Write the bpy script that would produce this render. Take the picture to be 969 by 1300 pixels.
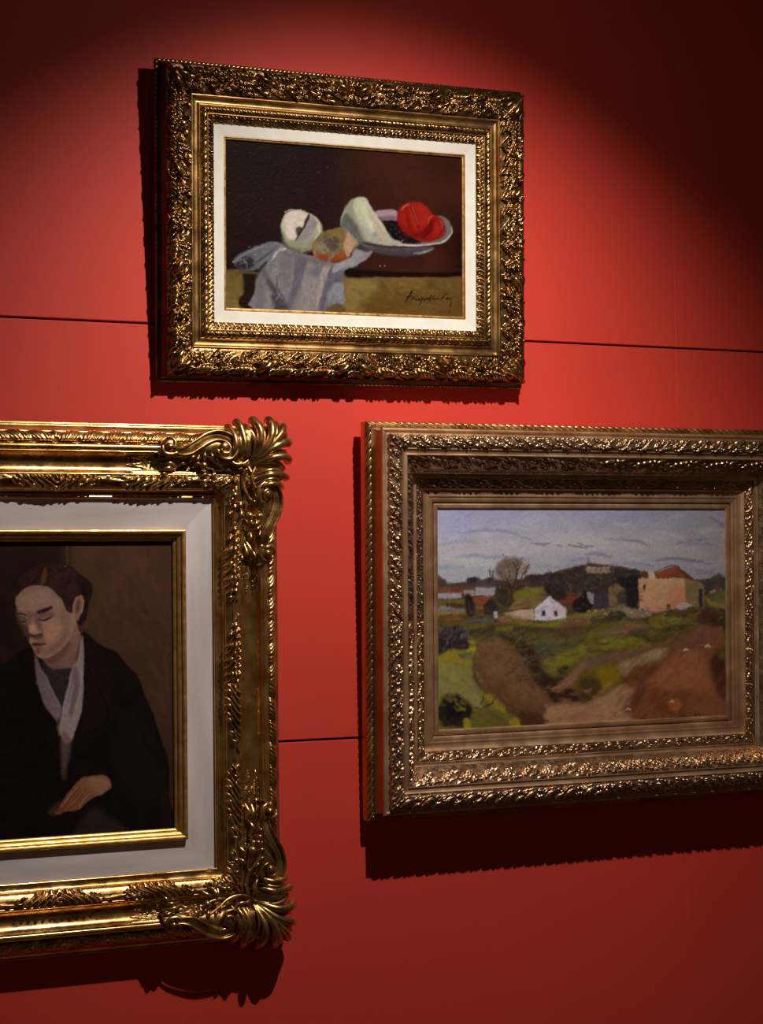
import bpy, math, random
import numpy as np
from mathutils import Matrix, Vector

for o in list(bpy.data.objects):
    bpy.data.objects.remove(o, do_unlink=True)
SC = bpy.context.scene
COL = SC.collection

# ------------------------------------------------------------------ camera
cam_data = bpy.data.cameras.new('camera')
cam = bpy.data.objects.new('camera', cam_data)
COL.objects.link(cam)
cam_data.sensor_fit = 'HORIZONTAL'
cam_data.sensor_width = 36.0
cam_data.lens = 36.0 * 2900.0 / 969.0
R_ = Vector((0.8790, -0.4766, -0.0155)).normalized()
F_ = Vector((0.4768, 0.8782, 0.0367)).normalized()
U_ = R_.cross(F_).normalized()
R_ = F_.cross(U_).normalized()
cam.matrix_world = Matrix(((R_.x, U_.x, -F_.x, -2.0), (R_.y, U_.y, -F_.y, -3.5),
                           (R_.z, U_.z, -F_.z, 1.6), (0, 0, 0, 1)))
SC.camera = cam

# ------------------------------------------------------------------ world, lights, exposure
world = bpy.data.worlds.new('gallery_gloom')
SC.world = world
world.use_nodes = True
bgn = world.node_tree.nodes['Background']
bgn.inputs[0].default_value = (1.0, 0.76, 0.58, 1)
bgn.inputs[1].default_value = 0.035

def spot(name, loc, target, energy, size, blend, radius, color):
    l = bpy.data.lights.new(name, 'SPOT')
    l.energy = energy; l.spot_size = math.radians(size); l.spot_blend = blend
    l.shadow_soft_size = radius; l.color = color
    o = bpy.data.objects.new(name, l); COL.objects.link(o)
    o.location = loc
    o.rotation_euler = (Vector(target) - Vector(loc)).to_track_quat('-Z', 'Y').to_euler()
    return o

spot('gallery_spotlight', (-0.08, -0.97, 2.85), (-0.14, 0.0, 1.32), 86, 93, 1.0, 0.012, (1.0, 0.93, 0.84))
spot('gallery_spotlight_spill', (-0.06, -0.97, 2.85), (-0.12, 0.0, 1.60), 3, 160, 1.0, 0.012, (1.0, 0.93, 0.84))

SC.view_settings.view_transform = 'Standard'
SC.view_settings.look = 'None'
SC.view_settings.gamma = 1.0
SC.view_settings.use_curve_mapping = False
SC.view_settings.exposure = 0.0

# ------------------------------------------------------------------ helpers
def tag(o, label=None, cat=None, group=None, kind=None):
    if label: o['label'] = label
    if cat: o['category'] = cat
    if group: o['group'] = group
    if kind: o['kind'] = kind
    return o

def lin(c):
    c = np.asarray(c, float) / 255.0
    return np.where(c <= 0.04045, c / 12.92, ((c + 0.055) / 1.055) ** 2.4)

def mesh_np(name, V, Q, mat, parent=None, smooth=True):
    V = np.ascontiguousarray(V, dtype=np.float32).reshape(-1, 3)
    Q = np.ascontiguousarray(Q, dtype=np.int32)
    n = Q.shape[1]
    me = bpy.data.meshes.new(name)
    me.vertices.add(len(V)); me.vertices.foreach_set('co', V.ravel())
    me.loops.add(Q.size); me.loops.foreach_set('vertex_index', Q.ravel())
    me.polygons.add(len(Q))
    me.polygons.foreach_set('loop_start', np.arange(0, Q.size, n, dtype=np.int32))
    me.polygons.foreach_set('loop_total', np.full(len(Q), n, dtype=np.int32))
    me.polygons.foreach_set('use_smooth', np.full(len(Q), smooth))
    me.update(calc_edges=True)
    me.materials.append(mat)
    o = bpy.data.objects.new(name, me)
    COL.objects.link(o)
    if parent: o.parent = parent
    return o

def grid_faces(r, c, off=0, wrap=False, flip=False):
    i = np.arange(r - 1)[:, None]; j = np.arange(c if wrap else c - 1)[None, :]
    j2 = (j + 1) % c
    a = i * c + j; b = i * c + j2; d = (i + 1) * c + j2; e = (i + 1) * c + j
    q = np.stack([a, b, d, e] if not flip else [e, d, b, a], -1).reshape(-1, 4)
    return q + off

class Acc:
    """collects grids into one mesh"""
    def __init__(s): s.V = []; s.Q = []; s.n = 0
    def grid(s, P, wrap=False, flip=False):
        r, c = P.shape[:2]
        s.V.append(P.reshape(-1, 3)); s.Q.append(grid_faces(r, c, s.n, wrap, flip)); s.n += r * c
    def tube(s, path, rad, flat=1.0, n=10, up=(0, -1, 0)):
        """tapered swept tube; rad per point; flat scales the section along 'up'"""
        path = np.asarray(path, float); m = len(path)
        rad = np.broadcast_to(np.asarray(rad, float), (m,))
        T = np.gradient(path, axis=0); T /= np.linalg.norm(T, axis=1)[:, None] + 1e-12
        up = np.asarray(up, float)
        S = np.cross(T, up); S /= np.linalg.norm(S, axis=1)[:, None] + 1e-9
        N = np.cross(S, T)
        th = np.linspace(0, 2 * math.pi, n, endpoint=False)
        # rounded ends
        P = path[:, None] + rad[:, None, None] * (np.cos(th)[None, :, None] * S[:, None] + flat * np.sin(th)[None, :, None] * N[:, None])
        caps0 = []; caps1 = []
        for k in (0.0, 0.55, 0.87):
            f = math.sqrt(max(0.0, 1 - (1 - k) ** 2)) if k else 0.02
            caps0.append(path[0] - T[0] * rad[0] * (1 - k) + (P[0] - path[0]) * f)
            caps1.append(path[-1] + T[-1] * rad[-1] * (1 - k) + (P[-1] - path[-1]) * f)
        P = np.concatenate([np.array(caps0), P, np.array(caps1[::-1])])
        s.grid(P, wrap=True)
    def ball(s, c, r, sc=(1, 1, 1), n=12):
        t = np.linspace(0.02, math.pi - 0.02, n)[:, None]; p = np.linspace(0, 2 * math.pi, n * 2, endpoint=False)[None]
        P = np.stack([np.sin(t) * np.cos(p), np.sin(t) * np.sin(p), np.cos(t) * np.ones_like(p)], -1) * r * np.array(sc) + np.array(c)
        s.grid(P, wrap=True)
    def build(s, name, mat, parent=None, smooth=True):
        return mesh_np(name, np.concatenate(s.V), np.concatenate(s.Q), mat, parent, smooth)

def box_bevel(acc, x0, x1, y0, y1, z0, z1, b):
    """box with a bevelled front rim facing -Y"""
    def ring(i, y): return [(x0 + i, y, z0 + i), (x1 - i, y, z0 + i), (x1 - i, y, z1 - i), (x0 + i, y, z1 - i)]
    rings = [ring(0, y1), ring(0, y0 + b), ring(b * 0.3, y0 + b * 0.3), ring(b, y0)]
    P = np.array(rings, float)
    acc.grid(P, wrap=True)
    f = np.array([[rings[-1][0], rings[-1][1]], [rings[-1][3], rings[-1][2]]], float)
    acc.grid(f)

_rng = np.random.RandomState(7)
_tabs = {}
def vnoise(x, y, seed=0):
    if seed not in _tabs: _tabs[seed] = np.random.RandomState(seed + 11).rand(256, 256)
    t = _tabs[seed]
    xi = np.floor(x).astype(int); yi = np.floor(y).astype(int)
    fx = x - xi; fy = y - yi
    fx = fx * fx * (3 - 2 * fx); fy = fy * fy * (3 - 2 * fy)
    a = t[xi & 255, yi & 255]; b = t[(xi + 1) & 255, yi & 255]
    c = t[xi & 255, (yi + 1) & 255]; d = t[(xi + 1) & 255, (yi + 1) & 255]
    return (a * (1 - fx) + b * fx) * (1 - fy) + (c * (1 - fx) + d * fx) * fy
def fbm(x, y, seed=0, oct=4):
    s = 0; a = 1; n = 0
    for k in range(oct):
        s = s + a * vnoise(x * 2 ** k + 17.3 * k, y * 2 ** k + 5.1 * k, seed + k); n += a; a *= 0.5
    return s / n            # 0..1

# ------------------------------------------------------------------ materials
def mat_new(name):
    m = bpy.data.materials.new(name); m.use_nodes = True
    nt = m.node_tree; b = nt.nodes['Principled BSDF']
    return m, nt, b

def noise_mix(nt, scale, c1, c2, lo=0.35, hi=0.65, detail=6, vec=None, stretch=None):
    tc = nt.nodes.new('ShaderNodeTexCoord')
    n = nt.nodes.new('ShaderNodeTexNoise'); n.inputs['Scale'].default_value = scale; n.inputs['Detail'].default_value = detail
    mp = nt.nodes.new('ShaderNodeMapping')
    if stretch: mp.inputs['Scale'].default_value = stretch
    nt.links.new(tc.outputs['Object'], mp.inputs[0]); nt.links.new(mp.outputs[0], n.inputs['Vector'])
    r = nt.nodes.new('ShaderNodeValToRGB')
    r.color_ramp.elements[0].position = lo; r.color_ramp.elements[1].position = hi
    r.color_ramp.elements[0].color = (*c1, 1); r.color_ramp.elements[1].color = (*c2, 1)
    nt.links.new(n.outputs['Fac'], r.inputs[0])
    return r, n

def gilt(name, c1, c2, rough=0.34, metal=0.92, bump=0.25, scale=40, bscale=260):
    m, nt, b = mat_new(name)
    r, n = noise_mix(nt, scale, c1, c2)
    nt.links.new(r.outputs[0], b.inputs['Base Color'])
    b.inputs['Metallic'].default_value = metal
    r2, n2 = noise_mix(nt, scale * 2.3, (rough - .07,) * 3, (rough + .12,) * 3)
    nt.links.new(r2.outputs[0], b.inputs['Roughness'])
    r3, n3 = noise_mix(nt, bscale, (0, 0, 0), (1, 1, 1), 0.2, 0.8, 4)
    bp = nt.nodes.new('ShaderNodeBump'); bp.inputs['Strength'].default_value = bump; bp.inputs['Distance'].default_value = 0.0006
    nt.links.new(r3.outputs[0], bp.inputs['Height']); nt.links.new(bp.outputs[0], b.inputs['Normal'])
    return m

M = {}
M['gold_dark'] = gilt('antique_dark_gilding', (.15, .07, .022), (.42, .235, .085), 0.23, bump=.10)
M['gold_dark_cove'] = gilt('rubbed_gilt_cove', (.30, .145, .045), (.56, .34, .13), 0.34, scale=18, bump=.12)
M['gold_rose'] = gilt('rosy_worn_gilding', (.42, .225, .12), (.66, .43, .24), 0.30, bump=.12)
M['gold_rose_flat'] = gilt('rosy_matte_gilding', (.54, .29, .155), (.76, .48, .28), 0.42, metal=0.75, scale=14, bump=.15)
M['gold_brass'] = gilt('bright_burnished_gilding', (.55, .245, .065), (.85, .53, .20), 0.25, scale=22, bump=.10)
M['gold_brass_orn'] = gilt('carved_brass_gilding', (.36, .175, .055), (.74, .46, .18), 0.28, bump=.10)
M['gold_slip'] = gilt('slip_gilding', (.66, .35, .09), (.86, .53, .20), 0.36, metal=0.8, bump=.10)

def linen(name, c1, c2, scale=30, stretch=(1, 1, 1)):
    m, nt, b = mat_new(name)
    r, n = noise_mix(nt, scale, c1, c2, 0.3, 0.7, 8, stretch=stretch)
    nt.links.new(r.outputs[0], b.inputs['Base Color'])
    b.inputs['Roughness'].default_value = 0.85
    r3, n3 = noise_mix(nt, 600, (0, 0, 0), (1, 1, 1), 0.2, 0.8, 2)
    bp = nt.nodes.new('ShaderNodeBump'); bp.inputs['Strength'].default_value = 0.4; bp.inputs['Distance'].default_value = 0.0004
    nt.links.new(r3.outputs[0], bp.inputs['Height']); nt.links.new(bp.outputs[0], b.inputs['Normal'])
    return m
M['side_brown'] = gilt('dark_brown_frame_side', (.055, .018, .010), (.16, .07, .03), 0.42, metal=0.45, bump=.2, scale=25)
M['linen'] = linen('cream_linen', (.82, .76, .66), (.90, .85, .76))
M['mat_white'] = linen('whitewashed_wood', (.60, .515, .51), (.84, .735, .735), 9, (1, 1, 1))
M['mat_white_v'] = linen('whitewashed_wood_upright', (.60, .515, .51), (.84, .735, .735), 26, (1, 1, .16))
M['mat_white_h'] = linen('whitewashed_wood_level', (.60, .515, .51), (.84, .735, .735), 26, (.16, 1, 1))

def paint_mat(name, rough=0.42):
    m, nt, b = mat_new(name)
    a = nt.nodes.new('ShaderNodeAttribute'); a.attribute_name = 'pigment'
    nt.links.new(a.outputs['Color'], b.inputs['Base Color'])
    b.inputs['Roughness'].default_value = rough
    b.inputs['Specular IOR Level'].default_value = 0.06
    r3, n3 = noise_mix(nt, 420, (0, 0, 0), (1, 1, 1), 0.2, 0.8, 3)
    bp = nt.nodes.new('ShaderNodeBump'); bp.inputs['Strength'].default_value = 0.15; bp.inputs['Distance'].default_value = 0.0003
    nt.links.new(r3.outputs[0], bp.inputs['Height']); nt.links.new(bp.outputs[0], b.inputs['Normal'])
    return m
M['oil'] = paint_mat('oil_paint')

m, nt, b = mat_new('red_wall_fabric')
r, n = noise_mix(nt, 3.0, (.735, .054, .032), (.775, .060, .037), 0.3, 0.7, 10)
r4, n4 = noise_mix(nt, 420, (.94, .94, .94), (1, 1, 1), 0.3, 0.7, 2)
mx = nt.nodes.new('ShaderNodeMix'); mx.data_type = 'RGBA'; mx.blend_type = 'MULTIPLY'; mx.inputs[0].default_value = 1
nt.links.new(r.outputs[0], mx.inputs[6]); nt.links.new(r4.outputs[0], mx.inputs[7])
nt.links.new(mx.outputs[2], b.inputs['Base Color'])
b.inputs['Roughness'].default_value = 0.62
b.inputs['Specular IOR Level'].default_value = 0.35
bp = nt.nodes.new('ShaderNodeBump'); bp.inputs['Strength'].default_value = 0.25; bp.inputs['Distance'].default_value = 0.0006
nt.links.new(n4.outputs['Fac'], bp.inputs['Height']); nt.links.new(bp.outputs[0], b.inputs['Normal'])
M['wall'] = m
m, nt, b = mat_new('wall_gap_backing'); b.inputs['Base Color'].default_value = (.12, .01, .008, 1); b.inputs['Roughness'].default_value = .9; M['gap'] = m
m, nt, b = mat_new('dark_parquet')
r, n = noise_mix(nt, 5, (.10, .05, .025), (.17, .09, .045), 0.3, 0.7, 8, stretch=(1, 8, 1))
nt.links.new(r.outputs[0], b.inputs['Base Color']); b.inputs['Roughness'].default_value = .4; M['floor'] = m
m, nt, b = mat_new('charcoal_ceiling_paint')
r, n = noise_mix(nt, 5, (.035, .035, .037), (.05, .05, .052)); nt.links.new(r.outputs[0], b.inputs['Base Color']); b.inputs['Roughness'].default_value = .9; M['ceil'] = m

# ------------------------------------------------------------------ room shell
zj = [0.6540 - 0.702 * 1, 0.6540, 1.3555, 2.0577, 2.7598, 3.4620, 4.0]
zj[0] = 0.0
xj = [-4.0, -2.73, -1.09, 0.5355, 2.20, 3.9]
wall = Acc()
for i in range(len(zj) - 1):
    for j in range(len(xj) - 1):
        g = 0.0019 if i else 0.0
        box_bevel(wall, xj[j] + .0001, xj[j + 1] - .0001, 0.0, 0.02, zj[i] + g, zj[i + 1] - 0.0019, 0.0012)
wo = wall.build('wall_back', M['wall'], smooth=False); tag(wo, kind='structure')
bk = Acc(); bk.grid(np.array([[[-4, .0195, 0], [4, .0195, 0]], [[-4, .0195, 4], [4, .0195, 4]]], float))
bk.build('panel_backing', M['gap'], wo)
fl = Acc(); fl.grid(np.array([[[-4, -5, 0], [4, -5, 0]], [[-4, .03, 0], [4, .03, 0]]], float)); tag(fl.build('floor', M['floor'], smooth=False), kind='structure')
ce = Acc(); ce.grid(np.array([[[-4, -5, 4], [4, -5, 4]], [[-4, .03, 4], [4, .03, 4]]], float)); tag(ce.build('ceiling', M['ceil'], smooth=False), kind='structure')

# ------------------------------------------------------------------ frame system
# local frame space: u right, v up, h out of the wall -> object (u, -h, v)
def frame_root(name, x, z, d, roll, lean, label, cat, group=None):
    o = bpy.data.objects.new(name, None); COL.objects.link(o)
    cr, sr, cl, sl = math.cos(roll), math.sin(roll), math.cos(lean), math.sin(lean)
    o.matrix_world = Matrix(((cr, 0, -sr, x), (-sr * sl, cl, -cr * sl, -d), (sr * cl, sl, cr * cl, z), (0, 0, 0, 1)))
    o.empty_display_size = 0.1
    tag(o, label, cat, group)
    return o

def seg(pts, step):
    """polyline resample -> (o,h), normals, arc 0..1"""
    p = np.asarray(pts, float); d = np.r_[0, np.cumsum(np.linalg.norm(np.diff(p, axis=0), axis=1))]
    n = max(2, int(round(d[-1] / step)) + 1)
    t = np.linspace(0, d[-1], n)
    # keep profile corners
    t = np.unique(np.r_[t, d])
    o = np.interp(t, d, p[:, 0]); h = np.interp(t, d, p[:, 1])
    return o, h, t / d[-1], d[-1]

def catmull(pts, n=8, closed=False):
    p = np.asarray(pts, float)
    if closed: q = np.vstack([p[-1:], p, p[:2]])
    else: q = np.vstack([2 * p[:1] - p[1:2], p, 2 * p[-1:] - p[-2:-1]])
    t = np.linspace(0, 1, n, endpoint=False)[:, None]; out = []
    for i in range(len(q) - 3):
        a, b, c, d = q[i], q[i + 1], q[i + 2], q[i + 3]
        out.append(0.5 * (2 * b + (c - a) * t + (2 * a - 5 * b + 4 * c - d) * t ** 2 + (3 * b - a - 3 * c + d) * t ** 3))
    r = np.vstack(out)
    return r if closed else np.vstack([r, p[-1:]])

def rails_band(rail_objs, hw, hh, pts, mat, name, fn=None, step=0.0016, ds=0.0018, smoothpts=False, base_mesh=None):
    """one band of moulding on all four rails; fn(S_from_corner, T01, width, L, side) -> relief height"""
    if smoothpts: pts = catmull(pts, 6)
    o, h, t, wd = seg(pts, step if fn is not None else 0.02)
    to = np.gradient(o); th = np.gradient(h); ln = np.hypot(to, th) + 1e-12
    no, nh = -th / ln, to / ln          # outward normal (towards viewer for rising o)
    for k in range(4):
        half = (hw if k in (0, 2) else hh)
        m = int(2 * (half + o.mean()) / ds) if fn is not None else 3
        a = np.linspace(-1, 1, m)
        A, O = np.meshgrid(a, o, indexing='ij')
        T = np.broadcast_to(t, A.shape); H = np.broadcast_to(h, A.shape).copy()
        S = A * (half + O)
        if fn is not None:
            Lc = half + O
            D = fn(Lc - np.abs(S), T, wd, Lc, S, k)
            O2 = O + D * no[None]; H = H + D * nh[None]
            S = A * (half + O2)
        else:
            O2 = O
        if k == 0: u, v = S, hh + O2
        elif k == 1: u, v = hw + O2, -S
        elif k == 2: u, v = -S, -(hh + O2)
        else: u, v = -(hw + O2), S
        P = np.stack([u, -H, v], -1)
        acc = Acc(); acc.grid(P)
        yield k, acc, acc.build(name, mat, rail_objs[k] if rail_objs else None)

def band(rails, *a, **k):
    return [x[2] for x in rails_band(rails, *a, **k)]

def make_rails(root, hw, hh, pts, mat, name='frame_rail'):
    """the four plain structural rails of the frame (children of root), each a mesh"""
    res = []
    for k, acc, o in rails_band(None, hw, hh, pts, mat, name):
        o.parent = root; res.append(o)
    return res

# relief stamps: all in metres, evaluated on arrays X (along), Y (across)
def st_leaf(X, Y, x, y, ang, L, W, H, lobes=3, veins=True):
    c, s = math.cos(ang), math.sin(ang)
    u = ((X - x) * c + (Y - y) * s) / L; v = (-(X - x) * s + (Y - y) * c) / W
    w = np.sqrt(np.clip(np.sin(np.pi * np.clip(u, 0, 1) ** 0.8), 0, 1)) * (1 + 0.22 * np.sin(u * lobes * 6.28 + 1) - 0.1)
    r = 1 - (v / np.maximum(w, 1e-3)) ** 2
    ok = (u > 0) & (u < 1) & (r > 0)
    hh_ = np.sqrt(np.clip(r, 0, 1)) * (0.6 + 0.4 * u)
    if veins: hh_ = hh_ - 0.40 * np.exp(-(v / 0.16) ** 2) - 0.07 * (1 + np.cos((u * 3 - np.abs(v) * 1.0) * 6.28))
    return np.where(ok, H * hh_, -1)
def st_ball(X, Y, x, y, r, H, e=1.0, rough=None):
    q = 1 - (((X - x) / (r * e)) ** 2 + ((Y - y) / r) ** 2)
    return np.where(q > 0, H * np.sqrt(np.clip(q, 0, 1)), -1)
def st_fan(X, Y, x, y, ang, R, spread, H, n=5):
    dx, dy = X - x, Y - y; r = np.hypot(dx, dy) / R
    a = (np.arctan2(dy, dx) - ang + np.pi) % (2 * np.pi) - np.pi
    q = a / spread
    edge = 0.86 + 0.14 * np.abs(np.cos(q * n * np.pi / 2))
    ok = (np.abs(q) < 1) & (r < edge)
    f = np.abs(np.cos(q * n * np.pi / 2)) ** 0.7
    return np.where(ok, H * (0.35 + 0.65 * f) * np.sqrt(np.clip(1 - (r / edge) ** 4, 0, 1)) * (0.5 + 0.5 * r), -1)
def st_path(X, Y, pts, r, H):
    pts = np.asarray(pts, float); best = np.full(X.shape, 1e9)
    for i in range(len(pts) - 1):
        a, b = pts[i], pts[i + 1]; d = b - a; L2 = (d ** 2).sum() + 1e-12
        t = np.clip(((X - a[0]) * d[0] + (Y - a[1]) * d[1]) / L2, 0, 1)
        best = np.minimum(best, (X - a[0] - t * d[0]) ** 2 + (Y - a[1] - t * d[1]) ** 2)
    q = 1 - best / r ** 2
    return np.where(q > 0, H * np.sqrt(np.clip(q, 0, 1)), -1)
def st_scroll(X, Y, x, y, R, r, H, turn=1.5, ph=0, hand=1):
    t = np.linspace(0, 1, 14); a = ph + hand * t * turn * 2 * np.pi; rr = R * (1 - 0.75 * t)
    return st_path(X, Y, np.stack([x + rr * np.cos(a), y + rr * np.sin(a)], 1), r, H)
def st_flower(X, Y, x, y, R, H, n=5, ph=0):
    dx, dy = X - x, Y - y; r = np.hypot(dx, dy) / R; a = np.arctan2(dy, dx) + ph
    e = 0.7 + 0.3 * np.abs(np.cos(a * n / 2))
    pet = np.where(r < e, H * (0.35 + 0.55 * np.sin(np.pi * np.clip(r / e, 0, 1)) * (0.4 + 0.6 * np.abs(np.cos(a * n / 2)))), -1)
    return np.maximum(pet, st_ball(X, Y, x, y, R * 0.28, H))

def apply_period(S, Y, period, motif, base, L=None, jitter=0.0, seed=1):
    """repeat motif(Xlocal, Y, rng) every period along S; S measured from corner"""
    out = base.copy()
    # fit period so that the run closes at the centre of the rail
    k = np.floor(S / period).astype(int)
    for i in range(int(k.min()), int(k.max()) + 1):
        msk = (S >= (i - 0.45) * period) & (S < (i + 1.45) * period)
        if not msk.any(): continue
        rng = np.random.RandomState(seed * 100 + i + 50)
        val = motif(S[msk] - i * period, Y[msk], rng, i)
        out[msk] = np.maximum(out[msk], val)
    return out

def rope(period, amp, slant=1.0, groove=0.5):
    def f(S, T, wd, L, s, k):
        ph = (S / period + (T - .5) * slant)
        g = np.abs(np.sin(np.pi * ph)) ** 0.55
        return amp * (g * (1 - groove) + groove) * np.sqrt(np.clip(1 - (2 * T - 1) ** 2, 0, 1)) 
    return f

# ================================================================== painting engine
class Painter:
    def __init__(s, hw, hh, corners, step=0.0011):
        """corners: painting coordinates of TL, TR, BR, BL"""
        nu, nv = int(2 * hw / step), int(2 * hh / step)
        a = np.linspace(0, 1, nu); b = np.linspace(0, 1, nv)
        s.a, s.b = np.meshgrid(a, b, indexing='xy')
        tl, tr, br, bl = [np.array(c, float) for c in corners]
        A, B = s.a[..., None], s.b[..., None]
        P = (tl * (1 - A) + tr * A) * (1 - B) + (bl * (1 - A) + br * A) * B
        s.X0, s.Y0 = P[..., 0], P[..., 1]
        s.X = s.X0 + (fbm(s.X0 / 7, s.Y0 / 7, 3, 3) - .5) * 2.2
        s.Y = s.Y0 + (fbm(s.X0 / 7, s.Y0 / 7, 9, 3) - .5) * 2.2
        s.img = np.zeros(s.X.shape + (3,)); s.hw, s.hh = hw, hh
    def fill(s, c): s.img[:] = lin(c)
    def blend(s, sl, al, c):
        s.img[sl] = s.img[sl] * (1 - al[..., None]) + c * al[..., None]
    def box(s, x0, y0, x1, y1):
        ok = (s.X0 > x0) & (s.X0 < x1) & (s.Y0 > y0) & (s.Y0 < y1)
        r = np.where(ok.any(1))[0]; c = np.where(ok.any(0))[0]
        if len(r) == 0 or len(c) == 0: return None
        return (slice(r[0], r[-1] + 1), slice(c[0], c[-1] + 1))
    def poly(s, pts, c, soft=0.8, smooth=4, alpha=1.0, tex=0.10, c2=None, dirn=(0, 1), ts=6.0):
        p = np.array(pts, float)
        if smooth: p = catmull(p, smooth, closed=True)
        x0, y0 = p.min(0) - 3 - soft; x1, y1 = p.max(0) + 3 + soft
        sl = s.box(x0, y0, x1, y1)
        if sl is None: return
        X, Y = s.X[sl], s.Y[sl]
        d = np.full(X.shape, 1e9); ins = np.zeros(X.shape, bool)
        q = np.roll(p, -1, 0)
        for a, b in zip(p, q):
            e = b - a; L2 = (e ** 2).sum() + 1e-9
            t = np.clip(((X - a[0]) * e[0] + (Y - a[1]) * e[1]) / L2, 0, 1)
            d = np.minimum(d, (X - a[0] - t * e[0]) ** 2 + (Y - a[1] - t * e[1]) ** 2)
            cr = (a[1] > Y) != (b[1] > Y)
            ins ^= cr & (X < (b[0] - a[0]) * (Y - a[1]) / (b[1] - a[1] + 1e-12) + a[0])
        sd = np.sqrt(d) * np.where(ins, 1, -1)
        al = np.clip(sd / soft * 0.5 + 0.5, 0, 1) * alpha
        col = lin(c)
        if c2 is not None:
            t = (X * dirn[0] + Y * dirn[1]); lo, hi = (p @ np.array(dirn)).min(), (p @ np.array(dirn)).max()
            t = np.clip((t - lo) / (hi - lo), 0, 1)[..., None]
            col = lin(c) * (1 - t) + lin(c2) * t
        if tex: col = col * (1 + tex * 4 * (fbm(X / ts, Y / ts * 1.4, int(x0 * 7 + y0) % 97, 4) - .5))[..., None]
        s.blend(sl, al, col)
    def stroke(s, pts, w, c, soft=0.6, alpha=1.0, smooth=4, tex=0.1, taper=True):
        p = np.array(pts, float)
        if smooth and len(p) > 2: p = catmull(p, smooth)
        x0, y0 = p.min(0) - 3 - w; x1, y1 = p.max(0) + 3 + w
        sl = s.box(x0, y0, x1, y1)
        if sl is None: return
        X, Y = s.X[sl], s.Y[sl]; best = np.full(X.shape, 1e9)
        n = len(p) - 1
        for i in range(n):
            a, b = p[i], p[i + 1]; e = b - a; L2 = (e ** 2).sum() + 1e-9
            t = np.clip(((X - a[0]) * e[0] + (Y - a[1]) * e[1]) / L2, 0, 1)
            d = np.hypot(X - a[0] - t * e[0], Y - a[1] - t * e[1])
            if taper: d = d + w * 0.35 * abs((i + .5) / n * 2 - 1) ** 2
            best = np.minimum(best, d)
        al = np.clip((w / 2 - best) / soft + 0.5, 0, 1) * alpha
        col = lin(c)
        if tex: col = col * (1 + tex * 4 * (fbm(X / 4, Y / 4, 31, 3) - .5))[..., None]
        s.blend(sl, al, col)
    def blob(s, x, y, rx, ry, c, alpha=1.0, soft=0.5):
        sl = s.box(x - rx * 1.6, y - ry * 1.6, x + rx * 1.6, y + ry * 1.6)
        if sl is None: return
        r = np.hypot((s.X[sl] - x) / rx, (s.Y[sl] - y) / ry)
        s.blend(sl, np.clip((1.15 - r) / soft, 0, 1) * alpha, lin(c))
    def dabs(s, x0, y0, x1, y1, n, sz, cols, seed=1, alpha=0.7, ang=0.0, el=2.0):
        rng = np.random.RandomState(seed)
        for i in range(n):
            x, y = rng.uniform(x0, x1), rng.uniform(y0, y1); L = sz * rng.uniform(.6, 1.5) * el; a = ang + rng.normal(0, .35)
            c = cols[rng.randint(len(cols))]; dx, dy = math.cos(a) * L / 2, math.sin(a) * L / 2
            s.stroke([(x - dx, y - dy), (x, y + rng.normal(0, sz * .2)), (x + dx, y + dy)], sz * rng.uniform(.6, 1.2), c, soft=sz * .5, alpha=alpha, smooth=2, tex=0)
    def finish(s, parent, k, name='canvas', h=0.0, mat=None, brush=0.10, smear=1.5, blur=0):
        nv, nu = s.X.shape
        px = abs(s.X0[0, 1] - s.X0[0, 0])
        jj, ii = np.meshgrid(np.arange(nu), np.arange(nv))
        a_ = fbm(s.X0 / 9, s.Y0 / 9, 71, 2) * 6.28 * 1.5
        dd = (fbm(s.X0 / 1.7, s.Y0 / 1.7, 73, 2) - .5) * 4 * smear / px
        s.img = s.img[np.clip(np.round(ii + dd * np.sin(a_)).astype(int), 0, nv - 1), np.clip(np.round(jj + dd * np.cos(a_)).astype(int), 0, nu - 1)]
        for _ in range(blur):
            q = np.pad(s.img, ((1, 1), (1, 1), (0, 0)), 'edge'); s.img = (q[:-2, 1:-1] + q[2:, 1:-1] + q[1:-1, :-2] + q[1:-1, 2:] + 2 * q[1:-1, 1:-1]) / 6
        img = s.img * (1 + brush * 2 * (fbm(s.X0 / 1.6, s.Y0 / 2.6, 41, 3) - .5))[..., None]
        img = np.clip(img * np.array(k), 0.0008, 0.95)
        nv, nu = s.X.shape
        P = np.stack([(s.a * 2 - 1) * s.hw, np.full(s.a.shape, -h) - 0.0003 * fbm(s.X0 / 2, s.Y0 / 2, 55, 2), (1 - 2 * s.b) * s.hh], -1)
        o = mesh_np(name, P.reshape(-1, 3), grid_faces(nv, nu, flip=True), mat or M['oil'], parent)
        at = o.data.color_attributes.new('pigment', 'FLOAT_COLOR', 'POINT')
        rgba = np.ones((nv * nu, 4), np.float32); rgba[:, :3] = img.reshape(-1, 3)
        at.data.foreach_set('color', rgba.ravel())
        return o

def stretcher(root, hw, hh, h0, h1, mat, name='back_board'):
    a = Acc()
    for y in (h0, h1):
        a.grid(np.array([[[-hw, -y, -hh], [hw, -y, -hh]], [[-hw, -y, hh], [hw, -y, hh]]], float))
    return a.build(name, mat, root)
m, nt, b = mat_new('old_pine'); r, n = noise_mix(nt, 12, (.09, .055, .03), (.15, .09, .05), stretch=(1, 1, 6)); nt.links.new(r.outputs[0], b.inputs['Base Color']); b.inputs['Roughness'].default_value = .8; M['pine'] = m

def CT(x0, y0, k):
    """turn studies drawn at a larger scale into painting coordinates"""
    return lambda *p: [(x0 + p[i] * k, y0 + p[i + 1] * k) for i in range(0, len(p), 2)]

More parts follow.
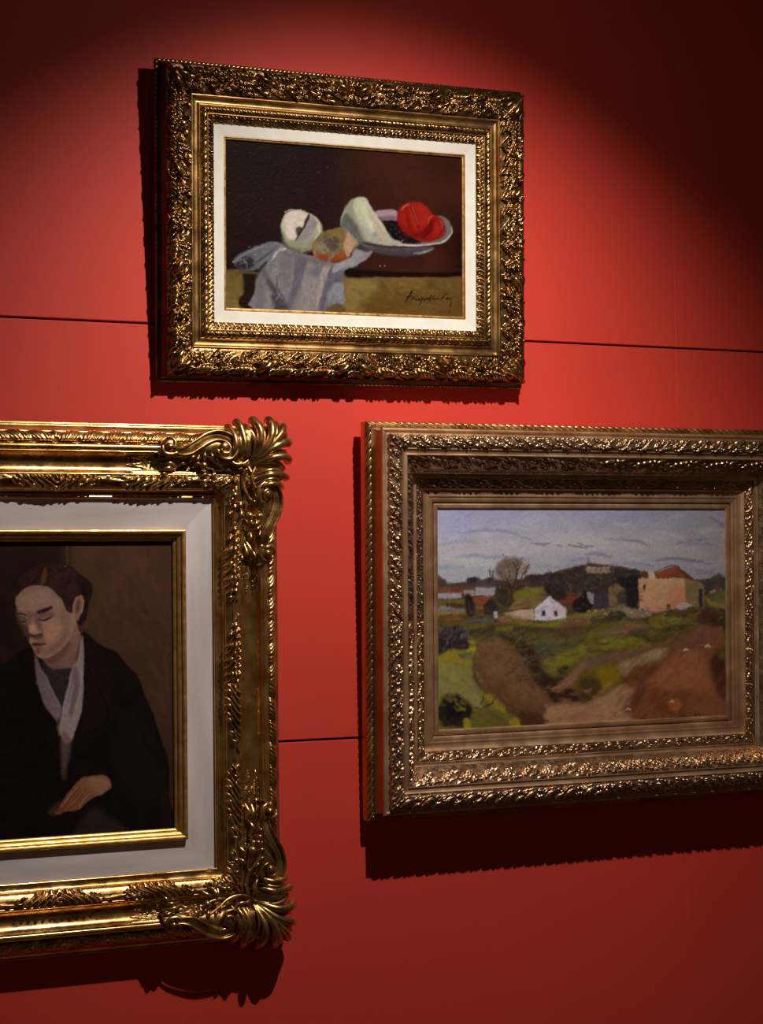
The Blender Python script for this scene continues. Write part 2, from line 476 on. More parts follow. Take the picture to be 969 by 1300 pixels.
# ---------------------------------------------------------------- still life
def paint_still_life(root, hw, hh):
    P = Painter(hw, hh, [(286.5, 177.5), (587.5, 199.5), (588, 402), (286, 390.5)], .00105)
    A = CT(280, 165, .18457); B = CT(420, 230, .18576)
    P.fill((33, 16, 16))
    t = np.clip((P.X - 380) / 130, 0, 1); t = t * t * (3 - 2 * t)
    t2 = np.clip((P.X - 545) / 40, 0, 1) * np.clip((P.Y - 240) / 60, 0, 1)
    P.img = lin((30, 15, 15)) * (1 - t[..., None]) + lin((60, 27, 18)) * t[..., None]
    P.img = P.img * (1 - .55 * t2[..., None])
    P.img *= (.7 + .6 * fbm(P.X0 / 40, P.Y0 / 30, 2, 4))[..., None]
    P.dabs(292, 185, 585, 330, 90, 7, [(30, 15, 14), (52, 24, 18), (44, 20, 15), (24, 13, 14)], 5, .25, .6, 2.4)
    # table front and edge
    P.poly([(280, 343.5), (322, 345), (330, 349), (460, 348), (470, 350.5), (592, 351), (595, 410), (280, 410)], (112, 90, 46), 1.0, 0, c2=(92, 66, 30), dirn=(.4, 1), tex=.16, ts=14)
    P.poly(A(20, 960, 140, 960, 230, 990, 230, 1230, 20, 1225), (104, 84, 42), 1.5, 0, c2=(122, 108, 62), dirn=(0, 1), tex=.14)
    P.poly(A(150, 975, 225, 985, 260, 1000, 240, 1090, 215, 1150, 220, 1225, 130, 1215, 115, 1160, 150, 1120, 150, 1040), (34, 20, 10), 1.6, 3)
    P.poly(B(90, 660, 260, 660, 300, 720, 230, 800, 190, 890, 60, 880, 70, 760), (132, 112, 64), 5, 3, alpha=.8)
    P.poly(B(400, 650, 640, 655, 620, 700, 420, 720), (124, 98, 52), 5, 3, alpha=.5)
    P.poly(B(200, 820, 420, 800, 560, 860, 540, 900, 200, 890), (96, 68, 28), 5, 3, alpha=.6)
    P.poly(B(60, 590, 160, 600, 400, 615, 560, 618, 900, 622, 905, 648, 600, 655, 300, 650, 100, 660), (20, 8, 6), 1.2, 2)
    P.stroke(B(200, 590, 420, 597, 620, 600, 900, 600), 2.2, (50, 30, 24), 1.5, .9)
    P.stroke(A(30, 968, 120, 975, 230, 985), 2.0, (96, 78, 52), 1.2, .8)
    # cloth
    P.poly(A(85, 895, 130, 850, 210, 812, 300, 775, 360, 765, 440, 800, 380, 850, 300, 900, 240, 955, 160, 965, 105, 935), (112, 112, 124), .9, 3, c2=(92, 92, 104), dirn=(-1, 0), tex=.14)
    P.poly(A(105, 915, 150, 870, 200, 870, 230, 920, 190, 955, 125, 950), (44, 38, 44), 1.5, 3)
    P.stroke(A(90, 905, 150, 858, 240, 815, 330, 780), 1.4, (150, 152, 165), .8, .8)
    P.stroke(A(230, 915, 290, 870, 350, 825), 2.0, (40, 36, 44), 1.2, .8)
    P.stroke(A(120, 880, 170, 905, 175, 950), 1.2, (150, 150, 158), .8, .6)
    P.poly(A(400, 800, 500, 830, 620, 870, 740, 905, 830, 910, 910, 880, 921, 900, 921, 930, 830, 965, 828, 1060, 835, 1150, 825, 1200, 785, 1185, 745, 1200, 705, 1242, 215, 1225, 225, 1120, 240, 1020, 290, 940, 330, 880), (138, 132, 136), .9, 3, c2=(118, 112, 120), dirn=(.3, 1), tex=.12, ts=5)
    P.poly(A(330, 880, 420, 860, 500, 900, 480, 960, 400, 960, 330, 930), (120, 118, 128), 2.5, 3, alpha=.8)
    P.poly(A(290, 945, 320, 1010, 375, 1080, 380, 1160, 340, 1110, 300, 1040, 275, 980), (84, 76, 88), 1.6, 3)
    P.poly(A(500, 880, 570, 880, 560, 980, 520, 1080, 490, 1180, 455, 1232, 440, 1180, 480, 1070, 490, 960), (98, 94, 108), 2.0, 3)
    P.poly(A(640, 930, 690, 940, 640, 1030, 590, 1060, 570, 1040), (104, 100, 114), 2.0, 3, alpha=.9)
    P.poly(A(560, 1000, 640, 1010, 660, 1080, 620, 1232, 500, 1232, 540, 1120), (146, 140, 140), 3, 3, alpha=.7)
    P.poly(A(690, 930, 740, 920, 720, 1030, 690, 1120, 650, 1235, 640, 1160, 660, 1050), (154, 144, 144), 1.8, 3)
    P.poly(A(745, 930, 820, 950, 820, 1040, 760, 1110, 710, 1150, 690, 1232, 655, 1236, 680, 1130, 710, 1020), (96, 92, 106), 1.6, 3)
    P.poly(A(760, 1060, 815, 1060, 828, 1190, 780, 1175, 740, 1190, 715, 1140), (132, 132, 146), 2.0, 3)
    P.poly(A(330, 1130, 400, 1150, 450, 1230, 350, 1232, 335, 1180), (70, 62, 74), 1.6, 3)
    P.poly(A(230, 1110, 290, 1080, 340, 1160, 345, 1230, 225, 1225), (142, 136, 142), 2.4, 3, alpha=.8)
    P.stroke(A(345, 890, 375, 840, 430, 812), 3.2, (176, 178, 190), 1.6, .9)
    P.stroke(A(395, 825, 430, 812), 2.0, (206, 208, 214), 1.0, .9)
    P.poly(A(700, 1238, 745, 1205, 785, 1190, 825, 1206, 840, 1245), (96, 78, 44), 1.2, 2)
    # cloth tail lying on the plate
    P.poly(B(0, 575, 60, 545, 120, 520, 130, 490, 160, 455, 220, 440, 275, 455, 265, 490, 225, 530, 150, 570, 70, 590, 0, 625), (124, 122, 132), .9, 3, c2=(150, 150, 160), dirn=(-1, .3), tex=.12)
    P.poly(B(150, 420, 210, 425, 275, 455, 240, 480, 190, 470, 150, 450), (64, 56, 62), 1.0, 3)
    # onion
    P.poly(A(540, 552, 590, 572, 640, 600, 672, 640, 680, 700, 655, 770, 610, 815, 540, 838, 470, 815, 425, 760, 405, 690, 408, 620, 440, 572, 490, 552), (200, 196, 178), .8, 3, c2=(128, 130, 104), dirn=(.1, 1), tex=.08)
    P.poly(A(440, 580, 500, 558, 560, 575, 580, 610, 550, 680, 510, 740, 480, 755, 440, 730, 420, 670), (212, 200, 192), 1.6, 3)
    P.poly(A(500, 680, 530, 665, 550, 680, 535, 715, 510, 725), (84, 68, 70), 1.2, 3)
    P.poly(A(600, 590, 640, 610, 650, 650, 615, 710, 570, 750, 505, 765, 540, 720, 575, 660), (140, 134, 142), .9, 3)
    P.poly(A(580, 585, 600, 588, 570, 660, 530, 725, 500, 765, 510, 730, 550, 665), (38, 26, 26), .9, 3)
    P.stroke(A(655, 640, 662, 700, 630, 760), 3.2, (196, 202, 176), 1.8, .8)
    P.stroke(A(440, 640, 425, 690, 440, 750), 2.6, (170, 172, 150), 1.8, .7)
    P.stroke(A(430, 565, 470, 548, 540, 548), 1.0, (220, 216, 206), .7, .7)
    P.stroke(A(440, 795, 500, 830, 560, 845, 620, 820), 3.0, (50, 42, 40), 2.0, .6)
    # bread with a crust
    P.poly(A(612, 795, 650, 730, 720, 690, 800, 668, 880, 685, 925, 720, 935, 780, 880, 840, 860, 885, 780, 908, 690, 900, 630, 865), (116, 100, 56), .9, 3, c2=(128, 110, 74), dirn=(1, 0), tex=.2)
    P.poly(A(612, 810, 660, 840, 740, 855, 850, 835, 862, 880, 780, 908, 690, 902, 630, 868), (160, 84, 44), .9, 3, c2=(112, 48, 22), dirn=(0, 1))
    P.poly(A(690, 770, 730, 730, 790, 745, 800, 800, 770, 835, 720, 820), (76, 68, 62), 2.4, 3, alpha=.9)
    P.poly(A(640, 790, 690, 770, 720, 810, 700, 845, 650, 830), (134, 126, 112), 2.0, 3, alpha=.7)
    P.poly(A(650, 740, 700, 705, 720, 720, 680, 760), (84, 72, 52), 2, 3, alpha=.8)
    P.poly(A(835, 780, 870, 690, 925, 705, 930, 760, 890, 810, 860, 870, 840, 830), (178, 140, 116), .9, 3)
    P.poly(A(870, 690, 930, 700, 930, 750, 890, 745), (118, 106, 96), 1.2, 3)
    P.dabs(398, 293, 434, 318, 46, 1.5, [(70, 60, 45), (140, 122, 78), (96, 80, 48), (60, 50, 46)], 8, .6, .8)
    # plate, its inside and its foot
    P.poly(B(160, 405, 250, 430, 420, 440, 560, 440, 700, 450, 690, 475, 630, 495, 500, 512, 330, 495, 240, 460), (92, 86, 90), .9, 3, c2=(58, 50, 54), dirn=(0, 1))
    P.stroke(B(560, 492, 640, 482, 690, 460), 2.2, (150, 146, 148), 1.2, .9)
    P.stroke(B(280, 440, 420, 448, 560, 446, 700, 434), 2.6, (36, 26, 28), 1.6, .8)
    P.poly(B(160, 405, 260, 400, 420, 330, 600, 300, 720, 235, 790, 250, 828, 300, 836, 350, 800, 400, 700, 432, 540, 443, 330, 432), (112, 102, 104), .8, 3, c2=(76, 66, 68), dirn=(-1, 0))
    P.stroke(B(335, 432, 450, 436, 540, 438, 640, 434, 720, 422, 790, 398, 830, 350, 828, 310), 1.5, (196, 190, 192), .8, .95)
    P.stroke(B(450, 428, 520, 438, 620, 432), 1.6, (216, 206, 206), .9, .8)
    P.stroke(B(165, 405, 260, 428, 340, 434), 1.4, (40, 32, 34), .9, .9)
    # pale petal
    P.poly(B(285, 215, 330, 195, 400, 190, 440, 205, 442, 260, 400, 268, 350, 262, 320, 250), (160, 134, 150), 1.0, 3)
    P.poly(B(310, 240, 380, 230, 440, 240, 430, 268, 350, 270), (112, 86, 104), 1.6, 3, alpha=.8)
    # grapes
    P.poly(B(345, 270, 400, 262, 450, 275, 500, 330, 560, 380, 620, 405, 560, 425, 480, 420, 420, 395, 380, 340), (18, 13, 16), .9, 3)
    for i, (x, y) in enumerate([(375, 290), (410, 300), (400, 330), (435, 325), (440, 360), (470, 385), (500, 400), (460, 345)]):
        q = B(x, y)[0]; P.blob(q[0], q[1], 2.9, 2.6, (26, 20, 26)); P.blob(q[0] - 1, q[1] - 1, .8, .7, (70, 62, 70), .8)
    # melon wedge
    P.poly(B(50, 295, 75, 200, 105, 150, 150, 120, 200, 108, 240, 140, 290, 215, 345, 300, 400, 385, 470, 412, 470, 430, 400, 432, 310, 428, 240, 405, 150, 400, 90, 330), (178, 184, 164), .9, 3, c2=(160, 158, 146), dirn=(.4, 1), tex=.12)
    P.poly(B(50, 300, 78, 215, 110, 220, 150, 265, 185, 330, 215, 395, 240, 408, 160, 402, 95, 335), (96, 94, 92), 1.6, 3)
    P.poly(B(78, 190, 110, 145, 150, 122, 140, 180, 165, 250, 200, 330, 230, 400, 190, 370, 150, 280, 100, 225), (132, 136, 124), 2.2, 3, alpha=.85)
    P.poly(B(180, 150, 220, 160, 250, 230, 290, 300, 270, 360, 220, 260), (202, 206, 182), 3, 3, alpha=.8)
    P.poly(B(260, 210, 300, 270, 350, 350, 330, 400, 290, 330), (190, 166, 142), 3, 3, alpha=.6)
    P.poly(B(270, 340, 300, 350, 300, 380, 260, 370), (130, 138, 150), 2, 3, alpha=.7)
    P.stroke(B(85, 180, 130, 130, 200, 110, 235, 135), 1.0, (150, 142, 134), .7, .8)
    # tomatoes
    P.poly(B(440, 250, 455, 190, 500, 152, 560, 140, 620, 148, 670, 185, 695, 235, 670, 290, 640, 340, 620, 390, 590, 402, 520, 370, 465, 320), (138, 24, 18), .9, 3, c2=(150, 30, 22), dirn=(1, -.2), tex=.12)
    P.poly(B(450, 240, 470, 185, 520, 155, 545, 190, 570, 270, 590, 340, 560, 370, 500, 340, 460, 290), (128, 18, 14), 2, 3)
    P.poly(B(455, 250, 470, 200, 500, 180, 505, 240, 520, 300, 490, 310), (152, 30, 22), 2.4, 3, alpha=.8)
    P.poly(B(520, 180, 540, 185, 570, 260, 585, 330, 560, 320, 535, 260), (170, 40, 28), 1.8, 3, alpha=.7)
    P.poly(B(600, 170, 650, 190, 670, 240, 640, 290, 610, 300, 595, 240), (158, 34, 24), 2.5, 3, alpha=.8)
    P.stroke(B(538, 145, 552, 200, 575, 265, 605, 345), 1.6, (60, 10, 10), .8, .95)
    P.stroke(B(545, 160, 560, 215, 590, 290), .7, (214, 110, 90), .6, .7)
    P.poly(B(690, 228, 750, 245, 785, 295, 780, 345, 745, 390, 690, 412, 635, 415, 598, 398, 615, 345, 650, 300, 675, 260), (138, 22, 18), .9, 3)
    P.poly(B(680, 265, 705, 280, 690, 330, 650, 380, 610, 395, 625, 350), (104, 12, 16), 1.2, 3)
    P.poly(B(715, 280, 745, 290, 750, 330, 720, 370, 700, 380, 705, 320), (160, 36, 26), 2, 3, alpha=.8)
    P.stroke(B(655, 300, 680, 245, 700, 232), 1.2, (206, 84, 62), .8, .9)
    P.poly(A(245, 1000, 300, 930, 340, 960, 300, 1050, 290, 1222, 225, 1222), (106, 100, 110), 3, 3, alpha=.7); P.poly(A(400, 870, 480, 900, 470, 1000, 430, 1080, 400, 1000), (112, 108, 118), 3, 3, alpha=.8)
    P.poly(A(380, 820, 500, 840, 640, 880, 760, 915, 700, 935, 560, 900, 420, 860), (92, 88, 98), 3, 3, alpha=.7); P.stroke(A(375, 1000, 385, 1090, 440, 1200), 2.2, (66, 58, 70), 1.8, .8)
    P.stroke(A(700, 1000, 690, 1090, 650, 1225), 1.8, (84, 78, 90), 1.6, .8); P.stroke(A(560, 905, 540, 1010, 500, 1120), 1.6, (86, 82, 96), 1.6, .7)
    P.poly(B(150, 170, 185, 150, 215, 170, 240, 230, 225, 250, 190, 210), (192, 192, 160), 4, 3, alpha=.7)
    P.stroke(B(95, 230, 130, 290, 180, 350), 3, (84, 82, 84), 3, .6); P.stroke(B(240, 160, 300, 250, 380, 370), 2.5, (206, 196, 176), 2.5, .5)
    P.poly(B(520, 370, 600, 385, 640, 330, 690, 280, 650, 300, 600, 350), (86, 8, 10), 2.0, 3, alpha=.7); P.stroke(B(450, 300, 490, 350, 560, 390), 3.5, (84, 8, 10), 3, .7); P.stroke(B(730, 400, 780, 360, 785, 300), 2.6, (92, 10, 12), 2.4, .7)
    P.stroke(B(470, 195, 500, 165, 530, 155), 1.6, (222, 120, 96), 1.6, .5); P.stroke(B(745, 265, 765, 290, 762, 320), 1.4, (216, 104, 80), 1.4, .5)
    P.stroke(A(415, 700, 430, 780, 500, 825, 600, 825), 4.5, (104, 104, 82), 4, .65); P.stroke(A(640, 790, 680, 720, 672, 650), 3.5, (120, 126, 98), 3, .5)
    P.dabs(333, 318, 432, 388, 120, 2.6, [(120, 114, 122), (98, 92, 104), (150, 144, 148), (132, 128, 138), (84, 78, 90)], 51, .35, 1.9, 2.2)
    P.dabs(300, 312, 350, 340, 40, 1.8, [(110, 112, 126), (70, 66, 76), (140, 142, 152)], 52, .45, -.5, 2.2)
    P.dabs(436, 352, 586, 400, 90, 4, [(120, 98, 54), (92, 68, 32), (134, 112, 62), (82, 58, 26)], 53, .25, .2, 2.4)
    P.dabs(437, 256, 500, 306, 60, 2.2, [(196, 200, 178), (160, 164, 150), (180, 170, 156), (206, 206, 186)], 54, .22, 1.0, 2.2) if False else None
    # thick-paint glints
    rng = np.random.RandomState(4)
    for i in range(22):
        x, y = rng.uniform(290, 450), rng.uniform(183, 345); P.blob(x, y, .55, .5, (120, 112, 110), .6)
    for q in (B(480, 402), B(325, 575), B(355, 578), A(555, 1058), A(235, 858), A(85, 905)):
        P.blob(q[0][0], q[0][1], .8, .7, (200, 196, 190), .8)
    # signature
    for s, w in (((497, 822, 515, 800, 530, 770, 548, 748, 540, 765), 1.1), ((508, 792, 525, 785, 545, 782), .9), ((540, 812, 552, 798, 560, 790, 566, 802), 1.0), ((575, 800, 580, 812, 592, 800), .9),
                 ((620, 795, 600, 800, 598, 815, 615, 812, 622, 795, 615, 830, 600, 845), .9), ((632, 800, 640, 812, 655, 798, 665, 805, 690, 770), .9), ((668, 812, 685, 800, 705, 775), .8), ((700, 795, 708, 808, 722, 795, 738, 800), .9),
                 ((748, 812, 765, 790, 790, 768, 800, 765), 1.1), ((770, 790, 790, 800, 806, 792), .9), ((800, 790, 800, 806, 822, 798, 830, 820, 822, 850, 826, 862), 1.0), ((822, 878, 818, 888), .8), ((582, 782, 584, 785), 1.0), ((740, 780, 742, 783), .9)):
        P.stroke(B(*s), w * 1.35, (14, 9, 7), .6, 1.0, tex=0, taper=False)
    P.finish(root, (.90, .87, .84), h=-.003, brush=.10, smear=.35, blur=1)

# ---------------------------------------------------------------- landscape
def paint_landscape(root, hw, hh):
    P = Painter(hw, hh, [(557, 645), (921, 646), (924, 907.5), (557, 927)], .00125)
    C = CT(540, 630, .20640); E = CT(740, 630, .20640); G = CT(540, 780, .20640); K = CT(740, 780, .20640)
    # sky
    y = np.clip((P.Y - 645) / 95, 0, 1)[..., None]; x = np.clip((P.X - 557) / 365, 0, 1)[..., None]
    top = lin((150, 148, 186)) * (1 - x) + lin((134, 128, 146)) * x
    mid = lin((176, 170, 184)) * (1 - x) + lin((150, 142, 144)) * x
    low = lin((160, 160, 170)) * (1 - x) + lin((140, 132, 148)) * x
    P.img = np.where(y < .5, top * (1 - y * 2) + mid * y * 2, mid * (2 - 2 * y) + low * (2 * y - 1)) * (.88 + .24 * fbm(P.X0 / 26, P.Y0 / 11, 4, 4))[..., None]
    P.dabs(560, 648, 920, 735, 130, 6, [(176, 172, 188), (150, 148, 182), (168, 160, 168), (158, 154, 174)], 3, .30, .05, 4)
    P.blob(575, 668, 28, 20, (150, 156, 206), .45, .9); P.blob(730, 690, 60, 16, (182, 176, 180), .5, .9); P.blob(600, 708, 50, 12, (186, 182, 186), .5, .9)
    P.blob(790, 655, 40, 9, (128, 126, 168), .4, .9); P.blob(845, 700, 50, 14, (160, 154, 156), .5, .9)
    for pts, w, c in (((210, 228, 320, 210, 420, 208, 520, 225, 640, 270), 3.6, (128, 130, 156)), ((90, 300, 200, 275, 300, 275), 4.5, (146, 150, 180)), ((190, 372, 300, 360, 380, 375, 470, 360), 5, (138, 136, 164)),
                      ((630, 285, 700, 295, 745, 288), 3.4, (98, 98, 116)), ((845, 292, 880, 305, 940, 315, 968, 318), 2.4, (92, 90, 108)), ((915, 288, 968, 306), 2.0, (92, 90, 108)), ((790, 303, 820, 306), 2.2, (112, 110, 128)),
                      ((80, 430, 150, 440, 220, 430), 7, (140, 152, 178)), ((660, 425, 800, 435, 968, 415), 5, (140, 140, 160)), ((870, 398, 968, 380), 3, (130, 128, 158))):
        P.stroke(C(*pts), w, c, w * .5, .75)
    for pts, w, c in (((0, 300, 40, 306), 2.0, (96, 92, 108)), ((110, 262, 250, 268, 330, 278, 400, 312), 3.4, (118, 112, 136)), ((0, 355, 60, 350, 150, 372), 5, (112, 108, 140)), ((560, 290, 640, 275, 760, 262), 4.5, (122, 112, 142)),
                      ((430, 392, 520, 382, 640, 390, 800, 418), 4.2, (104, 94, 128)), ((620, 300, 720, 290, 830, 300), 4, (122, 116, 138)), ((150, 420, 300, 410, 420, 430), 5, (126, 120, 148)), ((790, 130, 870, 180), 6, (120, 106, 124)),
                      ((700, 460, 800, 470, 880, 500), 8, (124, 114, 140)), ((760, 230, 880, 220), 5, (146, 138, 142))):
        P.stroke(E(*pts), w, c, w * .5, .7)
    # land base
    P.poly([(550, 742), (570, 740), (600, 738), (640, 736), (670, 733), (690, 728), (710, 722), (735, 717), (760, 716), (800, 722), (830, 728), (860, 735), (895, 736), (930, 742), (930, 935), (550, 935)], (78, 64, 42), .9, 2, c2=(92, 74, 34), dirn=(0, 1), tex=.22, ts=8)
    P.dabs(557, 742, 922, 800, 260, 2.6, [(56, 42, 36), (92, 78, 40), (66, 50, 44), (44, 34, 34), (84, 62, 46), (104, 90, 52)], 11, .6, .05, 2.6)
    # distant hill and town
    P.poly(C(80, 515, 120, 512, 130, 540, 240, 545, 250, 505, 320, 495, 340, 515, 380, 495, 420, 500, 440, 540, 620, 530, 700, 480, 740, 465, 770, 478, 850, 462, 900, 455, 968, 440, 968, 590, 700, 600, 560, 560, 300, 560, 80, 565), (70, 58, 58), 1.2, 0, tex=.22)
    P.poly(C(600, 480, 700, 478, 740, 462, 820, 470, 900, 440, 968, 430, 968, 580, 760, 580, 700, 545, 600, 540), (58, 46, 44), 1.4, 2, tex=.25)
    P.poly(E(0, 410, 60, 425, 120, 440, 180, 455, 240, 455, 330, 470, 340, 520, 330, 640, 0, 640), (60, 50, 48), 1.2, 2, tex=.25)
    P.poly(E(690, 520, 760, 510, 830, 520, 885, 520, 885, 610, 800, 600, 740, 570), (68, 60, 58), 1.4, 2, tex=.2)
    P.dabs(680, 722, 806, 752, 150, 1.7, [(50, 40, 42), (84, 66, 58), (38, 30, 34), (96, 84, 80), (70, 64, 40)], 12, .7, .3, 1.6)
    P.poly(E(0, 430, 60, 440, 130, 448, 150, 468, 60, 472, 0, 465), (134, 112, 100), .8, 2, tex=.25)
    for i, xx in enumerate((10, 40, 70, 100, 125)): P.stroke(E(xx, 440, xx + 12, 438), 2.0, (168, 146, 130), .7, .8)
    for xx in (20, 52, 85): P.stroke(E(xx, 450, xx + 4, 456), 1.2, (60, 40, 36), .6, .9)
    P.stroke(E(10, 375, 12, 425), 1.6, (80, 72, 84), .8, .9); P.stroke(E(30, 400, 32, 430), 1.4, (80, 66, 66), .8, .9)
    for i in range(11): P.stroke(E(180 + i * 14, 445 + (i % 3) * 6, 181 + i * 14, 470), 1.7, (42, 34, 38), .8, .9)
    # brown fields, roofs at left
    P.poly(C(80, 565, 200, 560, 300, 570, 400, 560, 430, 610, 300, 620, 80, 600), (112, 66, 50), 1.2, 2, tex=.16)
    P.poly(C(75, 598, 215, 594, 218, 628, 75, 630), (150, 140, 150), .8, 0); P.stroke(C(75, 632, 220, 630), 1.4, (36, 28, 30), .9, .9)
    P.poly(C(160, 560, 260, 553, 300, 572, 240, 590, 160, 585), (104, 56, 44), .8, 0)
    P.poly(C(230, 580, 290, 578, 300, 612, 240, 615), (140, 130, 126), .8, 0)
    P.poly(C(300, 560, 350, 552, 420, 558, 422, 600, 390, 612, 300, 606), (146, 140, 146), .8, 0); P.poly(C(300, 548, 360, 540, 425, 550, 425, 562, 300, 562), (84, 66, 64), .8, 0)
    P.poly(C(255, 505, 310, 492, 320, 515, 315, 530, 260, 530), (50, 40, 48), .8, 0); P.poly(C(78, 512, 118, 512, 125, 545, 80, 545), (78, 60, 54), 1, 0)
    P.stroke(C(388, 450, 390, 510), 1.5, (46, 40, 48), .8, .9); P.stroke(C(404, 458, 404, 510), 2.0, (46, 40, 48), .8, .9)
    # yellow-green field strips
    P.poly(C(540, 590, 580, 565, 700, 562, 715, 595, 640, 620, 560, 640, 530, 630), (112, 102, 44), 1.4, 2, tex=.14)
    P.poly(C(75, 635, 240, 635, 240, 660, 75, 672), (96, 92, 46), 1.6, 2); P.poly(C(75, 700, 160, 690, 240, 700, 240, 730, 75, 740), (128, 118, 62), 1.6, 2, tex=.2)
    P.poly(C(80, 690, 110, 668, 160, 675, 200, 690, 260, 695, 220, 705, 100, 712), (120, 112, 110), 1.0, 2, tex=.2)
    P.poly(C(110, 660, 200, 655, 240, 675, 180, 685), (78, 46, 34), 1, 2)
    P.poly(C(80, 730, 250, 725, 280, 750, 160, 765, 80, 760), (106, 72, 40), 1.6, 2, tex=.2)
    P.poly(C(230, 770, 330, 755, 420, 760, 400, 785, 280, 800), (84, 88, 84), 2, 2, alpha=.8)
    # small barn
    P.poly(C(270, 640, 300, 615, 380, 612, 400, 640, 360, 668, 300, 670), (120, 66, 46), .8, 0); P.poly(C(300, 668, 350, 668, 355, 738, 300, 735), (98, 72, 44), .9, 0)
    P.poly(C(350, 668, 372, 640, 400, 628, 432, 668, 430, 715, 356, 738), (50, 42, 42), .9, 0, tex=.2); P.stroke(C(268, 640, 300, 612, 384, 610), 1.2, (50, 34, 30), .8, .9)
    # bush with bare stems
    P.poly(C(235, 620, 270, 600, 290, 640, 305, 690, 290, 750, 262, 745, 245, 700), (44, 34, 36), 1.6, 3, tex=.3)
    P.stroke(C(262, 640, 270, 700, 285, 740), 1.8, (70, 54, 52), .9, .8)
    # big bare tree
    P.poly(C(415, 590, 440, 560, 480, 550, 500, 600, 490, 650, 470, 672, 430, 640), (56, 50, 42), 1.6, 3, tex=.25)
    P.poly(C(420, 450, 450, 400, 500, 372, 540, 375, 580, 395, 570, 440, 560, 490, 520, 520, 480, 530, 440, 500), (104, 84, 62), 2.6, 3, alpha=.9, tex=.3)
    P.poly(C(570, 470, 590, 430, 625, 415, 620, 450, 590, 485), (112, 90, 68), 1.6, 3, alpha=.8, tex=.3)
    P.poly(C(420, 500, 470, 520, 520, 540, 570, 520, 640, 500, 660, 540, 600, 555, 560, 580, 480, 570, 430, 550), (62, 46, 40), 2.2, 3, alpha=.8, tex=.3)
    for s, w in (((500, 672, 508, 620, 515, 580, 500, 540, 480, 490), 2.6), ((515, 580, 540, 520, 545, 450, 520, 400), 2.0), ((540, 540, 580, 490, 615, 430), 1.5), ((505, 560, 470, 520, 450, 470), 1.5), ((500, 530, 500, 460, 480, 420), 1.1), ((545, 470, 570, 420), 1.0), ((528, 560, 560, 560, 600, 540), 1.3)):
        P.stroke(C(*s), w, (52, 38, 34), .8, .95)
    P.dabs(625, 705, 668, 745, 120, 1.3, [(96, 76, 58), (66, 50, 42), (122, 100, 76), (54, 40, 36)], 13, .6, -1.1, 1.8)
    # white cottage
    P.poly(C(500, 690, 540, 640, 600, 622, 735, 612, 745, 625, 700, 655, 650, 690, 500, 700), (118, 94, 56), .8, 0, tex=.22); P.stroke(C(505, 690, 580, 660, 650, 640), 2.6, (96, 74, 42), 1.2, .7); P.stroke(C(510, 700, 590, 690, 650, 692), 1.6, (54, 36, 26), .9, .9)
    P.poly(C(470, 722, 540, 700, 645, 695, 650, 762, 600, 760, 500, 735), (190, 168, 140), .8, 0, c2=(168, 138, 124), dirn=(-1, .2)); P.poly(C(470, 725, 540, 728, 620, 755, 590, 762, 500, 742), (150, 112, 98), 1.4, 2, alpha=.8)
    P.poly(C(650, 695, 742, 615, 790, 650, 840, 690, 843, 755, 655, 765), (196, 190, 206), .7, 0, tex=.06); P.poly(C(740, 690, 790, 660, 838, 695, 840, 720, 780, 740), (196, 168, 172), 2.4, 2, alpha=.6)
    P.poly(C(694, 706, 716, 702, 718, 738, 696, 740), (60, 44, 48), .7, 0); P.poly(C(768, 708, 788, 704, 790, 738, 770, 740), (60, 44, 48), .7, 0)
    P.stroke(C(648, 698, 742, 614, 842, 690), 1.1, (110, 92, 86), .7, .8); P.stroke(C(648, 700, 652, 764), .9, (90, 76, 74), .7, .8)
    P.poly(C(410, 715, 430, 712, 436, 750, 415, 752), (176, 174, 190), .8, 0); P.poly(C(412, 750, 436, 750, 440, 778, 414, 778), (96, 44, 32), .9, 0); P.poly(C(440, 745, 500, 740, 505, 775, 450, 778), (126, 82, 66), 1.6, 2)
    # far right of cottage: orchard and red roofs
    P.poly(C(790, 625, 860, 600, 930, 610, 968, 600, 968, 650, 880, 670, 820, 665), (106, 58, 44), 1.2, 2, tex=.2)
    P.poly(C(715, 560, 780, 540, 830, 580, 850, 610, 820, 640, 760, 630, 730, 600), (44, 36, 36), 2, 3, tex=.3); P.poly(C(880, 660, 930, 610, 975, 600, 975, 720, 900, 710), (34, 28, 30), 1.4, 3)
    P.poly(E(-20, 580, 40, 600, 50, 650, 20, 700, -20, 690), (32, 28, 28), 1.4, 3); P.poly(E(0, 590, 45, 598, 50, 660, 20, 650), (150, 144, 152), 1, 2, alpha=.8)
    # brown house
    P.poly(E(60, 560, 130, 540, 180, 515, 210, 530, 250, 570, 255, 690, 60, 700), (56, 44, 46), 1.2, 2, tex=.2)
    P.poly(E(135, 560, 185, 532, 235, 570, 240, 680, 135, 690), (112, 92, 66), .9, 0, tex=.18); P.stroke(E(130, 560, 182, 528, 245, 575), 1.6, (40, 30, 34), .8, .9); P.poly(E(190, 600, 240, 580, 250, 650, 200, 660), (60, 50, 52), 1.6, 3, alpha=.9)
    P.poly(E(50, 590, 130, 590, 130, 690, 60, 700), (62, 52, 62), 1.4, 2)
    P.poly(E(190, 490, 235, 495, 260, 530, 240, 560, 200, 545), (38, 32, 34), 1.4, 3); P.poly(E(250, 500, 320, 495, 330, 560, 325, 690, 250, 680), (34, 30, 32), 1.2, 3, tex=.25)
    # big pink house
    P.poly(E(320, 510, 380, 498, 400, 500, 620, 498, 628, 670, 560, 690, 440, 712, 330, 690), (178, 130, 98), .8, 0, c2=(184, 142, 108), dirn=(0, -1), tex=.08)
    P.poly(E(510, 590, 625, 540, 628, 665, 530, 690), (180, 112, 80), 3.5, 2, alpha=.6); P.poly(E(335, 640, 440, 660, 440, 710, 335, 690), (196, 136, 118), 3, 2, alpha=.6)
